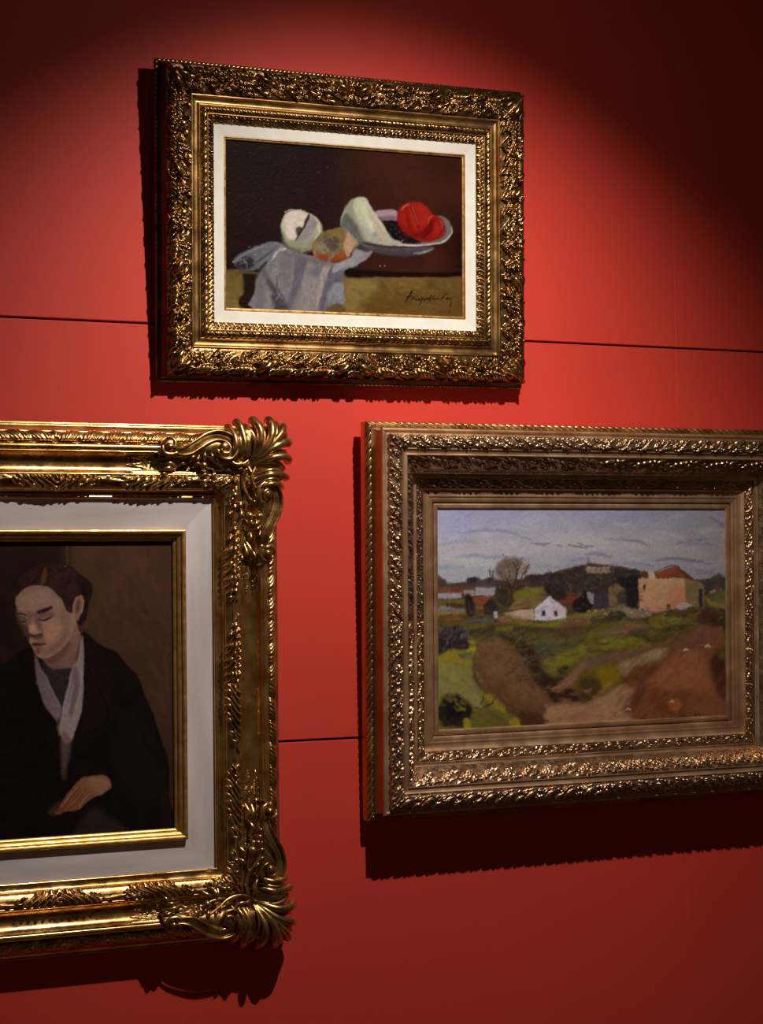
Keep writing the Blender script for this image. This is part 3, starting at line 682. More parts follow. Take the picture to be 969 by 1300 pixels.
    P.poly(E(620, 500, 700, 520, 740, 545, 748, 672, 680, 680, 628, 670), (120, 100, 72), .8, 0, tex=.12); P.poly(E(708, 565, 732, 568, 735, 672, 712, 675), (58, 42, 46), .8, 0)
    P.poly(E(385, 500, 430, 470, 550, 424, 620, 470, 705, 525, 620, 502), (126, 66, 42), .8, 0, tex=.16); P.poly(E(555, 425, 620, 465, 700, 520, 620, 500), (100, 50, 34), .8, 0); P.stroke(E(330, 496, 400, 480, 470, 446, 550, 422, 610, 460, 705, 522), 1.4, (70, 38, 30), .8, .9)
    P.stroke(E(320, 505, 400, 499, 500, 500, 620, 498), 1.3, (78, 44, 30), .8, .9); P.stroke(E(345, 500, 385, 480), 3, (98, 50, 36), .9, .9)
    P.poly(E(384, 465, 412, 460, 428, 478, 426, 512, 388, 512), (196, 160, 140), .8, 0); P.poly(E(350, 545, 368, 545, 370, 576, 352, 576), (58, 40, 34), .8, 0); P.poly(E(500, 662, 525, 662, 525, 692, 502, 694), (70, 48, 36), .9, 0)
    P.poly(E(565, 680, 600, 655, 650, 660, 660, 675, 600, 695), (170, 156, 152), 1.0, 2)
    # right edge
    P.poly(E(780, 590, 830, 560, 850, 590, 885, 570, 885, 665, 820, 650), (94, 92, 58), 1.4, 2, tex=.2); P.stroke(E(790, 585, 850, 575), 2.2, (150, 140, 134), .9, .8); P.poly(E(815, 560, 850, 556, 850, 590, 820, 590), (112, 66, 54), .9, 0)
    P.poly(E(750, 610, 800, 640, 885, 665, 885, 690, 780, 670), (128, 104, 56), 1.4, 2)
    # walls/rubble below the houses
    P.poly(E(0, 705, 130, 700, 150, 730, 60, 735, 0, 740), (112, 96, 46), 1.2, 2, tex=.2); P.poly(E(130, 690, 200, 680, 300, 690, 420, 715, 340, 745, 260, 740, 200, 720), (128, 112, 92), 1.2, 2, tex=.25)
    P.dabs(742, 772, 826, 786, 60, 1.4, [(176, 158, 146), (60, 46, 40), (120, 98, 60), (150, 130, 118)], 15, .8, .2, 1.8)
    P.poly(E(100, 750, 180, 705, 240, 715, 245, 750, 160, 765), (54, 52, 42), 1.2, 3)
    # foreground: green slopes
    P.poly(G(70, 60, 250, 50, 500, 60, 700, 50, 968, 30, 968, 760, 70, 760), (92, 78, 34), 4, 0, tex=.22, ts=12)
    P.poly(C(480, 760, 640, 775, 720, 780, 850, 740, 960, 720, 980, 790, 800, 810, 640, 800), (118, 108, 42), 2, 2, tex=.16); P.poly(C(800, 790, 880, 750, 968, 745, 968, 790, 880, 820), (104, 72, 62), 2, 2, alpha=.9)
    P.poly(G(250, 100, 420, 70, 530, 80, 520, 120, 400, 110, 300, 140), (60, 52, 40), 2.2, 2); P.poly(G(500, 85, 640, 75, 760, 90, 760, 115, 560, 110), (62, 46, 40), 2, 2, alpha=.8); P.poly(G(420, 80, 520, 75, 500, 110, 430, 105), (122, 108, 40), 2, 2, alpha=.8)
    P.poly(G(650, 120, 760, 90, 968, 60, 968, 140, 800, 160, 680, 170), (84, 60, 42), 2.4, 2, alpha=.8, tex=.2)
    P.poly(G(560, 130, 700, 110, 820, 150, 968, 120, 968, 250, 880, 260, 800, 330, 700, 370, 640, 330, 600, 240), (92, 84, 44), 3, 3, tex=.22); P.poly(G(640, 200, 720, 170, 860, 180, 900, 200, 760, 230, 690, 270), (72, 74, 58), 3, 3, alpha=.85)
    P.poly(G(700, 290, 800, 240, 900, 210, 968, 180, 968, 240, 880, 300, 830, 350, 720, 360), (116, 108, 38), 3, 3, tex=.16); P.poly(G(790, 350, 840, 310, 860, 330, 820, 370), (54, 46, 30), 2, 3)
    # dark trough
    P.poly(G(430, 110, 540, 130, 640, 200, 690, 300, 740, 380, 820, 380, 900, 330, 968, 290, 968, 540, 780, 560, 700, 480, 600, 400, 560, 260, 500, 180), (54, 36, 28), 4, 3, tex=.2)
    # brown mound
    P.poly(G(330, 170, 380, 140, 440, 145, 500, 190, 560, 250, 605, 320, 640, 400, 700, 470, 760, 540, 740, 620, 700, 690, 570, 690, 540, 640, 480, 590, 420, 530, 340, 470, 290, 400, 285, 280), (112, 78, 56), 2.4, 3, c2=(88, 58, 36), dirn=(0, 1), tex=.12)
    P.poly(G(360, 190, 440, 180, 520, 250, 590, 350, 560, 380, 480, 400, 400, 380, 350, 300), (126, 90, 66), 6, 3, alpha=.6); P.poly(G(480, 420, 600, 400, 700, 480, 720, 560, 600, 560, 520, 500), (122, 84, 58), 6, 3, alpha=.6)
    P.stroke(G(330, 165, 400, 125, 490, 140), 3.6, (58, 48, 46), 2, .8); P.stroke(G(290, 250, 285, 340, 320, 440), 4, (62, 48, 40), 2.4, .7); P.stroke(G(540, 405, 620, 400), 2, (70, 46, 36), 1.4, .7)
    P.poly(G(560, 600, 640, 610, 740, 640, 700, 690, 575, 690), (66, 42, 28), 3, 3, alpha=.8)
    # lower left meadow and bushes
    P.poly(G(70, 230, 240, 200, 290, 160, 285, 260, 290, 400, 340, 480, 420, 540, 500, 620, 560, 680, 570, 720, 70, 720), (128, 118, 56), 2, 3, c2=(106, 94, 36), dirn=(0, 1), tex=.18, ts=9)
    P.poly(G(75, 250, 160, 230, 250, 240, 260, 300, 180, 300, 80, 320), (142, 124, 34), 2.4, 3, alpha=.8); P.poly(G(75, 330, 180, 310, 270, 400, 330, 500, 330, 580, 230, 540, 130, 480, 75, 500), (132, 128, 78), 3.5, 3, alpha=.8)
    P.poly(G(250, 170, 300, 165, 300, 220, 260, 270, 245, 230), (150, 138, 36), 1.5, 3); P.poly(G(200, 240, 280, 230, 260, 270, 210, 270), (84, 84, 60), 1.6, 3, alpha=.8)
    P.poly(G(75, 100, 180, 75, 245, 90, 250, 150, 275, 190, 240, 220, 170, 215, 110, 245, 75, 240), (56, 46, 44), 2, 3, tex=.35); P.dabs(558, 794, 594, 826, 60, 2.6, [(26, 22, 28), (84, 76, 84), (70, 44, 38), (96, 86, 92), (40, 30, 36)], 17, .7, -1.2, 1.5)
    P.poly(G(75, 590, 100, 540, 130, 490, 190, 490, 250, 530, 290, 590, 270, 650, 230, 700, 170, 690, 120, 690, 80, 640), (42, 32, 30), 2.6, 3, tex=.4); P.poly(G(120, 560, 160, 540, 220, 560, 240, 600, 170, 640), (20, 16, 22), 3, 3, alpha=.8); P.blob(572, 885, 10, 7, (92, 72, 66), .5, .9)
    P.poly(G(280, 600, 340, 590, 420, 600, 480, 640, 520, 690, 280, 700), (94, 88, 40), 3, 3, alpha=.7, tex=.25); P.poly(G(230, 650, 260, 640, 270, 700, 235, 702), (142, 124, 36), 1.6, 3); P.poly(G(350, 500, 400, 505, 470, 570, 460, 600, 400, 560), (146, 130, 30), 1.8, 3, alpha=.85); P.poly(G(500, 650, 550, 640, 560, 690, 510, 690), (150, 132, 34), 1.6, 3, alpha=.8)
    P.stroke(G(352, 490, 345, 530, 330, 552), 1.5, (30, 26, 28), .8, .95); P.stroke(G(410, 515, 400, 545, 370, 560, 340, 578), 1.7, (30, 26, 28), .8, .95); P.stroke(G(300, 575, 325, 590), 2.4, (60, 62, 62), 1.2, .9)
    P.dabs(560, 830, 610, 905, 70, 3, [(142, 130, 60), (120, 112, 62), (104, 92, 34), (134, 120, 40)], 18, .4, .6, 2)
    P.dabs(600, 790, 760, 860, 170, 3.4, [(96, 86, 40), (62, 52, 32), (110, 100, 44), (74, 56, 36), (84, 76, 52)], 61, .40, -.25, 3)
    P.dabs(640, 800, 700, 850, 60, 3, [(70, 72, 60), (96, 94, 70), (54, 50, 38)], 62, .5, -.4, 2.4)
    # pink-brown path and hollow, yellow patch
    P.poly(G(790, 440, 860, 370, 968, 270, 968, 380, 900, 430, 840, 455), (128, 92, 70), 3, 3, tex=.1)
    P.poly(K(0, 290, 140, 240, 300, 215, 420, 215, 330, 270, 200, 300, 80, 320, 0, 400), (104, 78, 60), 3, 3, tex=.12)
    P.poly(G(880, 430, 968, 350, 968, 480, 900, 470), (98, 78, 30), 3, 3)
    P.poly(K(-40, 360, 60, 320, 140, 295, 210, 320, 220, 400, 170, 460, 60, 540, -20, 560, -60, 460), (98, 80, 30), 3, 3, tex=.2); P.poly(K(60, 350, 130, 310, 200, 335, 205, 400, 150, 450, 90, 460), (128, 106, 24), 4, 3, alpha=.75); P.poly(K(-40, 400, 60, 390, 90, 450, 40, 540, -40, 540), (66, 44, 28), 4, 3, alpha=.8)
    # green slope at right
    P.poly(K(0, 130, 100, 70, 250, 40, 400, 60, 560, 30, 680, 0, 700, 70, 600, 120, 480, 190, 380, 200, 200, 210, 100, 240, 0, 260), (100, 92, 40), 2.4, 3, tex=.22)
    P.poly(K(80, 120, 160, 90, 300, 60, 400, 80, 330, 105, 200, 125), (122, 88, 78), 2.2, 3, alpha=.9); P.poly(K(260, 100, 400, 80, 560, 60, 680, 60, 560, 130, 440, 190, 360, 170, 300, 150), (62, 60, 34), 3, 3, alpha=.85, tex=.25)
    P.poly(K(100, 150, 260, 140, 360, 160, 340, 190, 150, 215, 80, 200), (120, 112, 36), 2.6, 3, alpha=.9); P.stroke(K(65, 172, 100, 185, 140, 175), 2.2, (54, 46, 26), 1, .9); P.stroke(K(0, 230, 100, 225, 200, 225), 2.4, (70, 62, 30), 1.4, .8)
    P.poly(K(390, 30, 460, 10, 600, 20, 560, 60, 430, 75), (124, 112, 40), 2.6, 3, alpha=.8)
    P.poly(K(690, 20, 740, -30, 830, -20, 850, 40, 800, 90, 730, 70), (70, 42, 34), 2.2, 3, tex=.25); P.poly(K(840, 20, 890, 0, 890, 150, 850, 110), (62, 58, 32), 2.2, 3, tex=.25)
    P.dabs(740, 785, 890, 830, 150, 3.2, [(104, 94, 42), (62, 56, 32), (118, 106, 44), (86, 64, 44), (96, 70, 58)], 63, .42, -.25, 3)
    P.dabs(830, 775, 922, 810, 50, 3, [(60, 40, 32), (88, 58, 44), (74, 64, 36)], 64, .5, .3, 2)
    # red earth
    P.poly(K(220, 370, 330, 310, 440, 290, 560, 220, 640, 130, 720, 70, 800, 80, 880, 130, 890, 660, 240, 670, 240, 560, 300, 470), (126, 78, 54), 3, 3, c2=(110, 66, 44), dirn=(0, 1), tex=.16, ts=12)
    P.poly(K(440, 200, 560, 150, 660, 100, 760, 60, 850, 120, 840, 180, 700, 210, 560, 210), (110, 72, 58), 3.5, 3, alpha=.8)
    P.poly(K(0, 560, 120, 500, 220, 430, 300, 460, 290, 520, 240, 590, 280, 660, 0, 680), (158, 118, 88), 3, 3, tex=.1); P.poly(G(720, 590, 800, 550, 968, 560, 968, 690, 740, 690), (158, 116, 82), 3, 3, tex=.1); P.poly(G(740, 650, 968, 610, 968, 690, 740, 690), (156, 104, 80), 3, 3, alpha=.6)
    P.poly(K(200, 300, 330, 260, 440, 210, 520, 215, 470, 270, 380, 300, 300, 330, 250, 380, 210, 360), (140, 116, 84), 2.6, 3); P.poly(K(340, 260, 440, 215, 510, 215, 460, 255), (150, 132, 100), 2, 3, alpha=.8)
    P.poly(K(220, 420, 300, 330, 400, 300, 460, 330, 400, 400, 370, 470, 330, 560, 240, 600, 250, 520, 300, 460), (96, 54, 38), 4, 3, alpha=.85, tex=.2)
    P.poly(K(380, 420, 460, 340, 560, 250, 680, 230, 740, 260, 790, 380, 800, 470, 700, 480, 600, 460, 500, 480), (152, 92, 60), 6, 3, alpha=.75); P.poly(K(420, 470, 560, 480, 660, 520, 600, 590, 460, 590, 400, 540), (112, 54, 26), 5, 3, alpha=.7)
    P.poly(K(520, 530, 560, 520, 600, 550, 570, 590, 520, 570), (166, 98, 52), 3, 3, alpha=.8); P.poly(K(660, 500, 800, 490, 880, 560, 880, 640, 700, 620), (132, 80, 52), 5, 3, alpha=.6)
    P.poly(K(780, 280, 850, 200, 890, 240, 890, 500, 840, 480, 800, 380), (62, 34, 24), 4, 3, alpha=.85); P.poly(K(840, 220, 890, 200, 890, 270, 850, 270), (86, 74, 30), 2.6, 3)
    P.stroke(K(690, 190, 760, 190, 830, 200), 2.4, (150, 110, 88), 1.4, .7)
    for x_, y_, w in ((770, 195, 2.6), (628, 215, 2.4), (540, 535, 1.9), (262, 582, 2.2), (205, 610, 1.4)): P.stroke(K(x_ - 18, y_ + 4, x_, y_ - 2, x_ + 14, y_ + 6), w, (206, 186, 164), .9, .9)
    P.stroke(K(240, 596, 270, 600), 1.6, (60, 36, 26), .8, .8); P.stroke(G(700, 655, 735, 660), 3, (44, 28, 22), 1.5, .8)
    P.dabs(775, 800, 922, 912, 190, 4.2, [(124, 68, 42), (102, 54, 34), (146, 80, 46), (88, 48, 32), (134, 84, 54)], 65, .28, -.7, 2.6)
    P.dabs(690, 870, 800, 918, 80, 4, [(166, 124, 92), (140, 96, 72), (154, 112, 84), (124, 80, 58)], 66, .3, -.1, 2.6)
    P.dabs(605, 815, 690, 915, 120, 4, [(104, 72, 52), (88, 60, 42), (120, 86, 62), (78, 54, 38)], 67, .25, .8, 2.6)
    P.dabs(558, 770, 920, 792, 120, 2.2, [(60, 50, 34), (120, 106, 54), (90, 60, 44), (40, 34, 30), (140, 124, 72)], 68, .35, -.1, 3.0)
    P.dabs(680, 735, 812, 775, 150, 2.0, [(48, 36, 34), (82, 52, 40), (60, 52, 38), (34, 28, 30), (98, 80, 52)], 69, .45, .5, 2.0)
    # signature
    for s in ((590, 628, 610, 622, 640, 628, 660, 625), (680, 628, 690, 612, 700, 626), (705, 626, 716, 612, 720, 622, 735, 612, 742, 622, 760, 618, 776, 622), (690, 618, 715, 608)): P.stroke(K(*s), .9, (28, 16, 12), .6, .9, tex=0)
    P.finish(root, (1.36, 1.38, 1.38), h=-.004, brush=.14, smear=.7, blur=1)

# ---------------------------------------------------------------- portrait
def paint_portrait(root, hw, hh):
    P = Painter(hw, hh, [(-100, 688), (219, 687), (222, 1051), (-100, 1073)], .00125)
    Q = CT(0, 660, .24768); W = CT(0, 880, .24768)
    x = np.clip((P.X - 85) / 6, 0, 1)[..., None]; yy = np.clip((P.Y - 690) / 300, 0, 1)[..., None]
    P.img = lin((38, 24, 20)) * (1 - x) + lin((72, 50, 38)) * x
    P.img = P.img * (1 - .35 * yy)
    P.img *= (.72 + .56 * fbm(P.X0 / 34, P.Y0 / 30, 6, 4))[..., None]
    P.poly([(78, 685), (95, 700), (118, 740), (110, 790), (100, 800), (80, 740)], (66, 46, 34), 8, 3, alpha=.6)
    P.dabs(100, 700, 215, 900, 130, 7, [(84, 56, 40), (62, 44, 36), (90, 52, 34), (54, 42, 36)], 21, .28, 1.2, 2.2)
    P.dabs(-95, 690, 10, 840, 60, 8, [(34, 22, 18), (46, 30, 24)], 22, .3, 1.2, 2.2)
    P.stroke([(81, 686), (81, 716)], 1.6, (96, 84, 66), 1.2, .35)
    # coat
    P.poly(Q(-380, 900, -300, 800, -150, 760, 0, 735, 60, 690, 130, 655, 180, 690, 250, 760, 330, 760, 380, 640, 405, 575, 440, 590, 500, 640, 590, 680, 640, 740, 700, 800, 740, 900, 790, 1010, 830, 1130, 870, 1240, 870, 1380, 880, 1460, 890, 1640, 400, 1690, -420, 1740, -420, 1100), (22, 15, 16), 1.3, 3, tex=.2, ts=16)
    P.poly(Q(640, 1000, 700, 1000, 760, 1100, 830, 1260, 850, 1420, 700, 1460, 600, 1350, 580, 1150), (30, 21, 21), 9, 3, alpha=.7); P.poly(Q(420, 640, 520, 690, 560, 800, 550, 1000, 430, 1110, 400, 1000, 430, 800), (30, 19, 18), 6, 3, alpha=.8)
    P.stroke(Q(420, 720, 470, 830, 545, 1010, 400, 1130), 2.2, (13, 9, 11), 1.8, .8); P.stroke(Q(150, 720, 190, 850, 250, 960, 290, 1080), 3, (14, 10, 11), 2, .8); P.stroke(Q(700, 1000, 740, 1140, 830, 1280), 3, (15, 10, 12), 2.6, .7)
    P.poly(Q(100, 720, 150, 800, 200, 980, 230, 1300, 120, 1400, 40, 1100, 20, 880), (16, 11, 12), 8, 3, alpha=.6)
    P.poly(Q(840, 1410, 870, 1400, 890, 1560, 880, 1640, 830, 1560), (40, 24, 18), 4, 3, alpha=.6)
    # neck
    P.poly(Q(360, 480, 385, 560, 400, 620, 370, 720, 350, 765, 270, 775, 230, 760, 200, 710, 260, 690, 330, 620), (132, 98, 84), 1.0, 3, c2=(104, 80, 74), dirn=(-1, .6), tex=.08)
    P.poly(Q(200, 705, 270, 690, 330, 620, 345, 650, 290, 720, 240, 740), (92, 66, 56), 2.4, 3, alpha=.85)
    P.stroke(Q(350, 740, 385, 660, 390, 590), 1.3, (66, 40, 36), 1, .7)
    # jumper at the neck
    P.poly(Q(200, 720, 250, 765, 350, 760, 352, 800, 330, 900, 300, 970, 270, 960, 230, 860, 205, 780), (46, 38, 40), 1.4, 3, tex=.16)
    # scarf
    P.poly(Q(160, 700, 190, 760, 215, 790, 250, 870, 290, 950, 300, 990, 275, 1030, 285, 1110, 270, 1030, 215, 960, 185, 880, 165, 800), (120, 106, 110), 1.3, 3, c2=(96, 84, 90), dirn=(-1, -.4), tex=.1)
    P.poly(Q(405, 595, 415, 680, 412, 800, 405, 950, 385, 1030, 350, 1130, 315, 1150, 290, 1100, 285, 1030, 300, 960, 330, 860, 350, 770, 385, 700), (126, 112, 116), 1.2, 3, c2=(144, 128, 128), dirn=(0, 1), tex=.1)
    P.poly(Q(365, 760, 390, 780, 385, 900, 350, 1010, 335, 990, 355, 880), (96, 84, 92), 2.0, 3, alpha=.8); P.poly(Q(300, 1090, 345, 1120, 340, 1180, 320, 1280, 305, 1320, 295, 1200), (92, 76, 76), 3, 3, alpha=.75)
    P.stroke(Q(320, 870, 300, 960, 285, 1060), 1.4, (40, 30, 34), 1, .9); P.stroke(Q(350, 800, 330, 900, 325, 1000), 1.4, (152, 140, 144), 1.2, .5); P.stroke(Q(210, 800, 260, 900, 285, 960), 1.6, (134, 120, 124), 1.2, .6)
    P.poly(Q(300, 1290, 322, 1290, 320, 1330, 304, 1330), (60, 42, 38), 2, 3, alpha=.5)
    # hair behind
    P.poly(Q(45, 370, 60, 320, 110, 265, 160, 235, 220, 220, 290, 225, 350, 240, 400, 280, 450, 320, 460, 370, 440, 440, 425, 500, 400, 540, 380, 520, 385, 450, 340, 470, 300, 430, 240, 340, 150, 335, 80, 390), (36, 22, 20), 1.4, 3, tex=.25)
    # face
    P.poly(Q(62, 400, 90, 362, 150, 338, 210, 338, 260, 362, 300, 400, 318, 460, 350, 480, 372, 480, 362, 560, 330, 625, 280, 680, 225, 712, 185, 708, 160, 688, 148, 655, 132, 625, 135, 600, 128, 590, 128, 555, 112, 540, 92, 530, 82, 505, 68, 460), (156, 120, 102), .9, 3, c2=(126, 100, 94), dirn=(-.5, -1), tex=.06)
    P.poly(Q(180, 350, 240, 365, 270, 400, 240, 430, 190, 400), (130, 108, 108), 4, 3, alpha=.55); P.poly(Q(80, 400, 130, 370, 170, 400, 160, 450, 110, 470), (140, 104, 86), 4, 3, alpha=.5)
    P.poly(Q(290, 440, 345, 480, 350, 560, 310, 630, 250, 680, 250, 600, 280, 520), (112, 84, 74), 5, 3, alpha=.5); P.poly(Q(210, 540, 270, 520, 290, 580, 250, 640, 215, 620), (148, 110, 92), 5, 3, alpha=.55)
    P.poly(Q(135, 470, 170, 470, 165, 560, 145, 580, 130, 560), (144, 110, 98), 2.6, 3, alpha=.6)
    # shaded side of nose, far cheek
    P.poly(Q(66, 450, 95, 480, 125, 520, 128, 590, 100, 540, 78, 510), (88, 62, 54), 2.0, 3, alpha=.8); P.poly(Q(155, 480, 175, 500, 182, 540, 195, 575, 175, 560, 160, 520), (96, 68, 58), 2.0, 3, alpha=.6)
    P.poly(Q(128, 575, 150, 592, 195, 580, 200, 592, 165, 600, 132, 600), (76, 44, 38), 1.0, 3, alpha=.9); P.stroke(Q(150, 560, 165, 575, 190, 572), 1.3, (168, 130, 112), 1.2, .6)
    # brows, eyes
    P.poly(Q(165, 472, 200, 458, 238, 443, 252, 450, 225, 470, 185, 482), (52, 34, 32), .9, 3); P.stroke(Q(72, 482, 95, 478, 120, 490), 1.8, (60, 40, 36), 1.1, .85)
    P.poly(Q(175, 500, 205, 488, 240, 482, 258, 490, 240, 506, 200, 516), (112, 84, 78), 1.2, 3, alpha=.9); P.stroke(Q(178, 508, 205, 514, 235, 502, 250, 492), 1.5, (44, 28, 28), .8, .95); P.stroke(Q(185, 492, 215, 484, 245, 476), 1.0, (84, 58, 52), .9, .7)
    P.stroke(Q(82, 518, 100, 524, 120, 516), 1.5, (48, 32, 30), .9, .9); P.stroke(Q(85, 505, 105, 504, 120, 508), 1.0, (96, 72, 66), .9, .7)
    P.poly(Q(118, 470, 150, 478, 160, 500, 150, 530, 128, 520), (100, 72, 64), 2.6, 3, alpha=.75)
    P.stroke(Q(168, 485, 172, 520, 186, 552), 3.0, (92, 64, 56), 2.4, .6); P.stroke(Q(150, 500, 146, 545, 145, 572), 2.2, (166, 130, 114), 2.0, .7)
    P.poly(Q(165, 480, 210, 466, 250, 462, 262, 480, 250, 500, 180, 505), (104, 78, 70), 3.0, 3, alpha=.65); P.poly(Q(195, 505, 245, 500, 240, 520, 205, 525), (138, 106, 94), 2, 3, alpha=.6)
    P.stroke(Q(130, 585, 150, 596, 195, 590), 1.6, (66, 38, 34), 1.2, .9); P.stroke(Q(176, 508, 205, 515, 238, 503), 1.8, (36, 22, 24), .9, .95)
    P.poly(Q(66, 480, 84, 500, 96, 540, 122, 575, 130, 620, 110, 590, 85, 545), (82, 58, 50), 2.4, 3, alpha=.75)
    P.poly(Q(175, 605, 215, 600, 225, 622, 190, 628, 160, 622), (118, 84, 72), 2, 3, alpha=.7); P.poly(Q(195, 655, 240, 650, 290, 600, 320, 560, 330, 600, 290, 660, 235, 700, 190, 700), (104, 78, 68), 4.5, 3, alpha=.6)
    P.poly(Q(100, 370, 170, 345, 240, 355, 280, 390, 240, 380, 170, 365, 110, 395), (108, 82, 74), 3, 3, alpha=.55)
    P.poly(Q(80, 400, 130, 362, 200, 352, 245, 375, 235, 420, 170, 450, 100, 455), (150, 118, 104), 5, 3, alpha=.55); P.poly(Q(215, 540, 275, 515, 300, 570, 260, 630, 215, 610), (166, 126, 106), 4, 3, alpha=.6)
    P.poly(Q(134, 545, 158, 545, 165, 572, 150, 582, 134, 580), (176, 138, 120), 1.6, 3, alpha=.8); P.poly(Q(165, 655, 200, 655, 215, 680, 190, 695, 170, 690), (138, 104, 90), 2.6, 3, alpha=.7)
    P.poly(Q(168, 474, 200, 460, 238, 444, 252, 452, 226, 470, 186, 484), (44, 28, 28), 1.1, 3); P.stroke(Q(176, 508, 206, 516, 236, 505, 250, 495), 1.7, (34, 20, 22), .9, .95)
    P.stroke(Q(70, 484, 95, 480, 118, 492), 2.2, (54, 36, 34), 1.3, .9); P.stroke(Q(80, 517, 100, 524, 118, 516), 1.6, (40, 26, 26), .9, .9)
    P.stroke(Q(192, 470, 184, 500, 190, 540, 200, 570, 196, 586), 2.0, (96, 66, 58), 2.0, .65); P.poly(Q(132, 588, 160, 598, 196, 590, 200, 602, 165, 612, 138, 606), (74, 46, 42), 1.3, 3, alpha=.85)
    # mouth, chin
    P.poly(Q(145, 635, 165, 628, 185, 632, 215, 632, 212, 642, 180, 650, 155, 652, 146, 645), (84, 44, 36), 1.2, 3); P.poly(Q(155, 652, 180, 650, 195, 656, 185, 672, 165, 676), (118, 66, 50), 1.8, 3, alpha=.8); P.stroke(Q(146, 644, 170, 646, 212, 640), 1.0, (50, 20, 18), .8, .95)
    P.poly(Q(152, 676, 190, 672, 185, 690, 165, 692), (84, 58, 48), 1.8, 3, alpha=.7); P.stroke(Q(160, 692, 185, 712, 235, 708, 290, 672), 1.4, (70, 46, 40), 1.3, .6)
    # ear
    P.poly(Q(362, 420, 378, 388, 398, 382, 412, 400, 412, 450, 400, 500, 380, 515, 365, 500, 358, 460), (136, 102, 88), 1.0, 3); P.poly(Q(372, 430, 385, 405, 398, 420, 395, 460, 378, 480), (84, 54, 46), 1.6, 3, alpha=.85); P.stroke(Q(405, 395, 410, 440, 398, 495), 1.2, (156, 124, 108), .9, .7)
    # hair in front with a parting
    P.poly(Q(50, 385, 70, 320, 120, 265, 170, 235, 215, 228, 200, 300, 190, 335, 140, 340, 90, 365, 62, 400), (42, 27, 24), 1.0, 3, tex=.25)
    P.poly(Q(215, 228, 280, 222, 340, 240, 380, 275, 400, 330, 398, 385, 370, 400, 352, 440, 340, 472, 322, 455, 300, 410, 262, 372, 230, 345, 195, 335, 205, 280), (46, 29, 26), 1.0, 3, tex=.25)
    P.poly(Q(190, 330, 200, 280, 215, 245, 222, 290, 210, 325), (92, 60, 46), 1.6, 3, alpha=.75)
    for s in ((90, 350, 130, 290, 190, 240), (120, 345, 160, 290, 205, 250), (240, 340, 270, 290, 260, 240), (270, 360, 320, 310, 320, 260), (300, 400, 350, 350, 370, 300)): P.stroke(Q(*s), 1.6, (62, 40, 34), 1.4, .5)
    P.poly(Q(375, 285, 430, 300, 455, 340, 455, 390, 430, 450, 425, 510, 395, 540, 388, 515, 412, 460, 415, 400, 398, 378), (34, 20, 20), 1.2, 3, tex=.2)
    P.stroke(Q(260, 370, 275, 385), 1.0, (110, 92, 50), .8, .6)
    # hand
    P.poly(W(400, 435, 440, 430, 500, 422, 530, 430, 555, 465, 550, 490, 500, 520, 450, 545, 410, 580, 370, 605, 320, 608, 290, 618, 260, 620, 285, 580, 320, 530, 360, 480), (130, 88, 66), 1.2, 3, c2=(112, 66, 44), dirn=(-1, .6), tex=.1)
    P.poly(W(440, 440, 520, 432, 550, 470, 500, 515, 450, 500), (142, 104, 84), 3, 3, alpha=.7); P.poly(W(225, 615, 260, 575, 290, 560, 275, 600, 250, 625), (72, 44, 36), 2.4, 3, alpha=.8)
    for s, w, c in (((400, 470, 350, 530, 300, 600), 1.5, (74, 40, 30)), ((430, 490, 380, 550, 325, 605), 1.4, (84, 46, 34)), ((460, 500, 420, 550, 375, 600), 1.4, (78, 44, 34)), ((385, 480, 340, 530, 295, 585), 1.6, (156, 110, 84)), ((450, 515, 410, 555, 385, 590), 1.3, (160, 120, 98)), ((415, 500, 370, 555, 320, 600), 1.3, (142, 98, 72))):
        P.stroke(W(*s), w, c, 1.1, .75)
    # knee
    P.poly(W(360, 725, 400, 650, 450, 600, 500, 600, 560, 640, 640, 700, 620, 740, 360, 760), (44, 33, 34), 4, 3, alpha=.9, tex=.14)
    P.dabs(95, 780, 220, 1000, 60, 7, [(70, 46, 34), (84, 54, 38), (52, 38, 32)], 23, .0, 1.3, 2.4)
    P.stroke(Q(385, 700, 350, 840, 320, 960), 2.2, (92, 80, 88), 2.2, .6); P.stroke(Q(400, 740, 395, 880, 360, 1010), 1.8, (158, 144, 142), 1.6, .5)
    P.blob(79, 719, .9, .6, (150, 146, 130), .6)
    P.finish(root, (1.48, 1.40, 1.36), h=-.004, brush=.08, smear=.15, blur=0)

def make_rails(root, hw, hh, segs, mat, name='frame_rail', step=0.003):
    res = []
    for k in range(4):
        half = hw if k in (0, 2) else hh
        acc = Acc()
        for pts in segs:
            o, h, t, wd = seg(pts, step)
            a = np.linspace(-1, 1, 3)
            A, O = np.meshgrid(a, o, indexing='ij'); H = np.broadcast_to(h, A.shape)
            S = A * (half + O)
            if k == 0: u, v = S, hh + O
            elif k == 1: u, v = hw + O, -S
            elif k == 2: u, v = -S, -(hh + O)
            else: u, v = -(hw + O), S
            acc.grid(np.stack([u, -H, v], -1))
        res.append(acc.build(name, mat, root))
    return res

def arc_pts(p0, p1, bulge, n=10):
    """curved profile run from p0 to p1, bulging by 'bulge' to the left of the run (towards the viewer)"""
    p0, p1 = np.array(p0, float), np.array(p1, float); d = p1 - p0
    nrm = np.array([-d[1], d[0]]) / (np.linalg.norm(d) + 1e-12)
    t = np.linspace(0, 1, n)[:, None]
    return [tuple(x) for x in (p0 + d * t + nrm * bulge * np.sqrt(np.clip(1 - (2 * t - 1) ** 2, 0, 1)))]

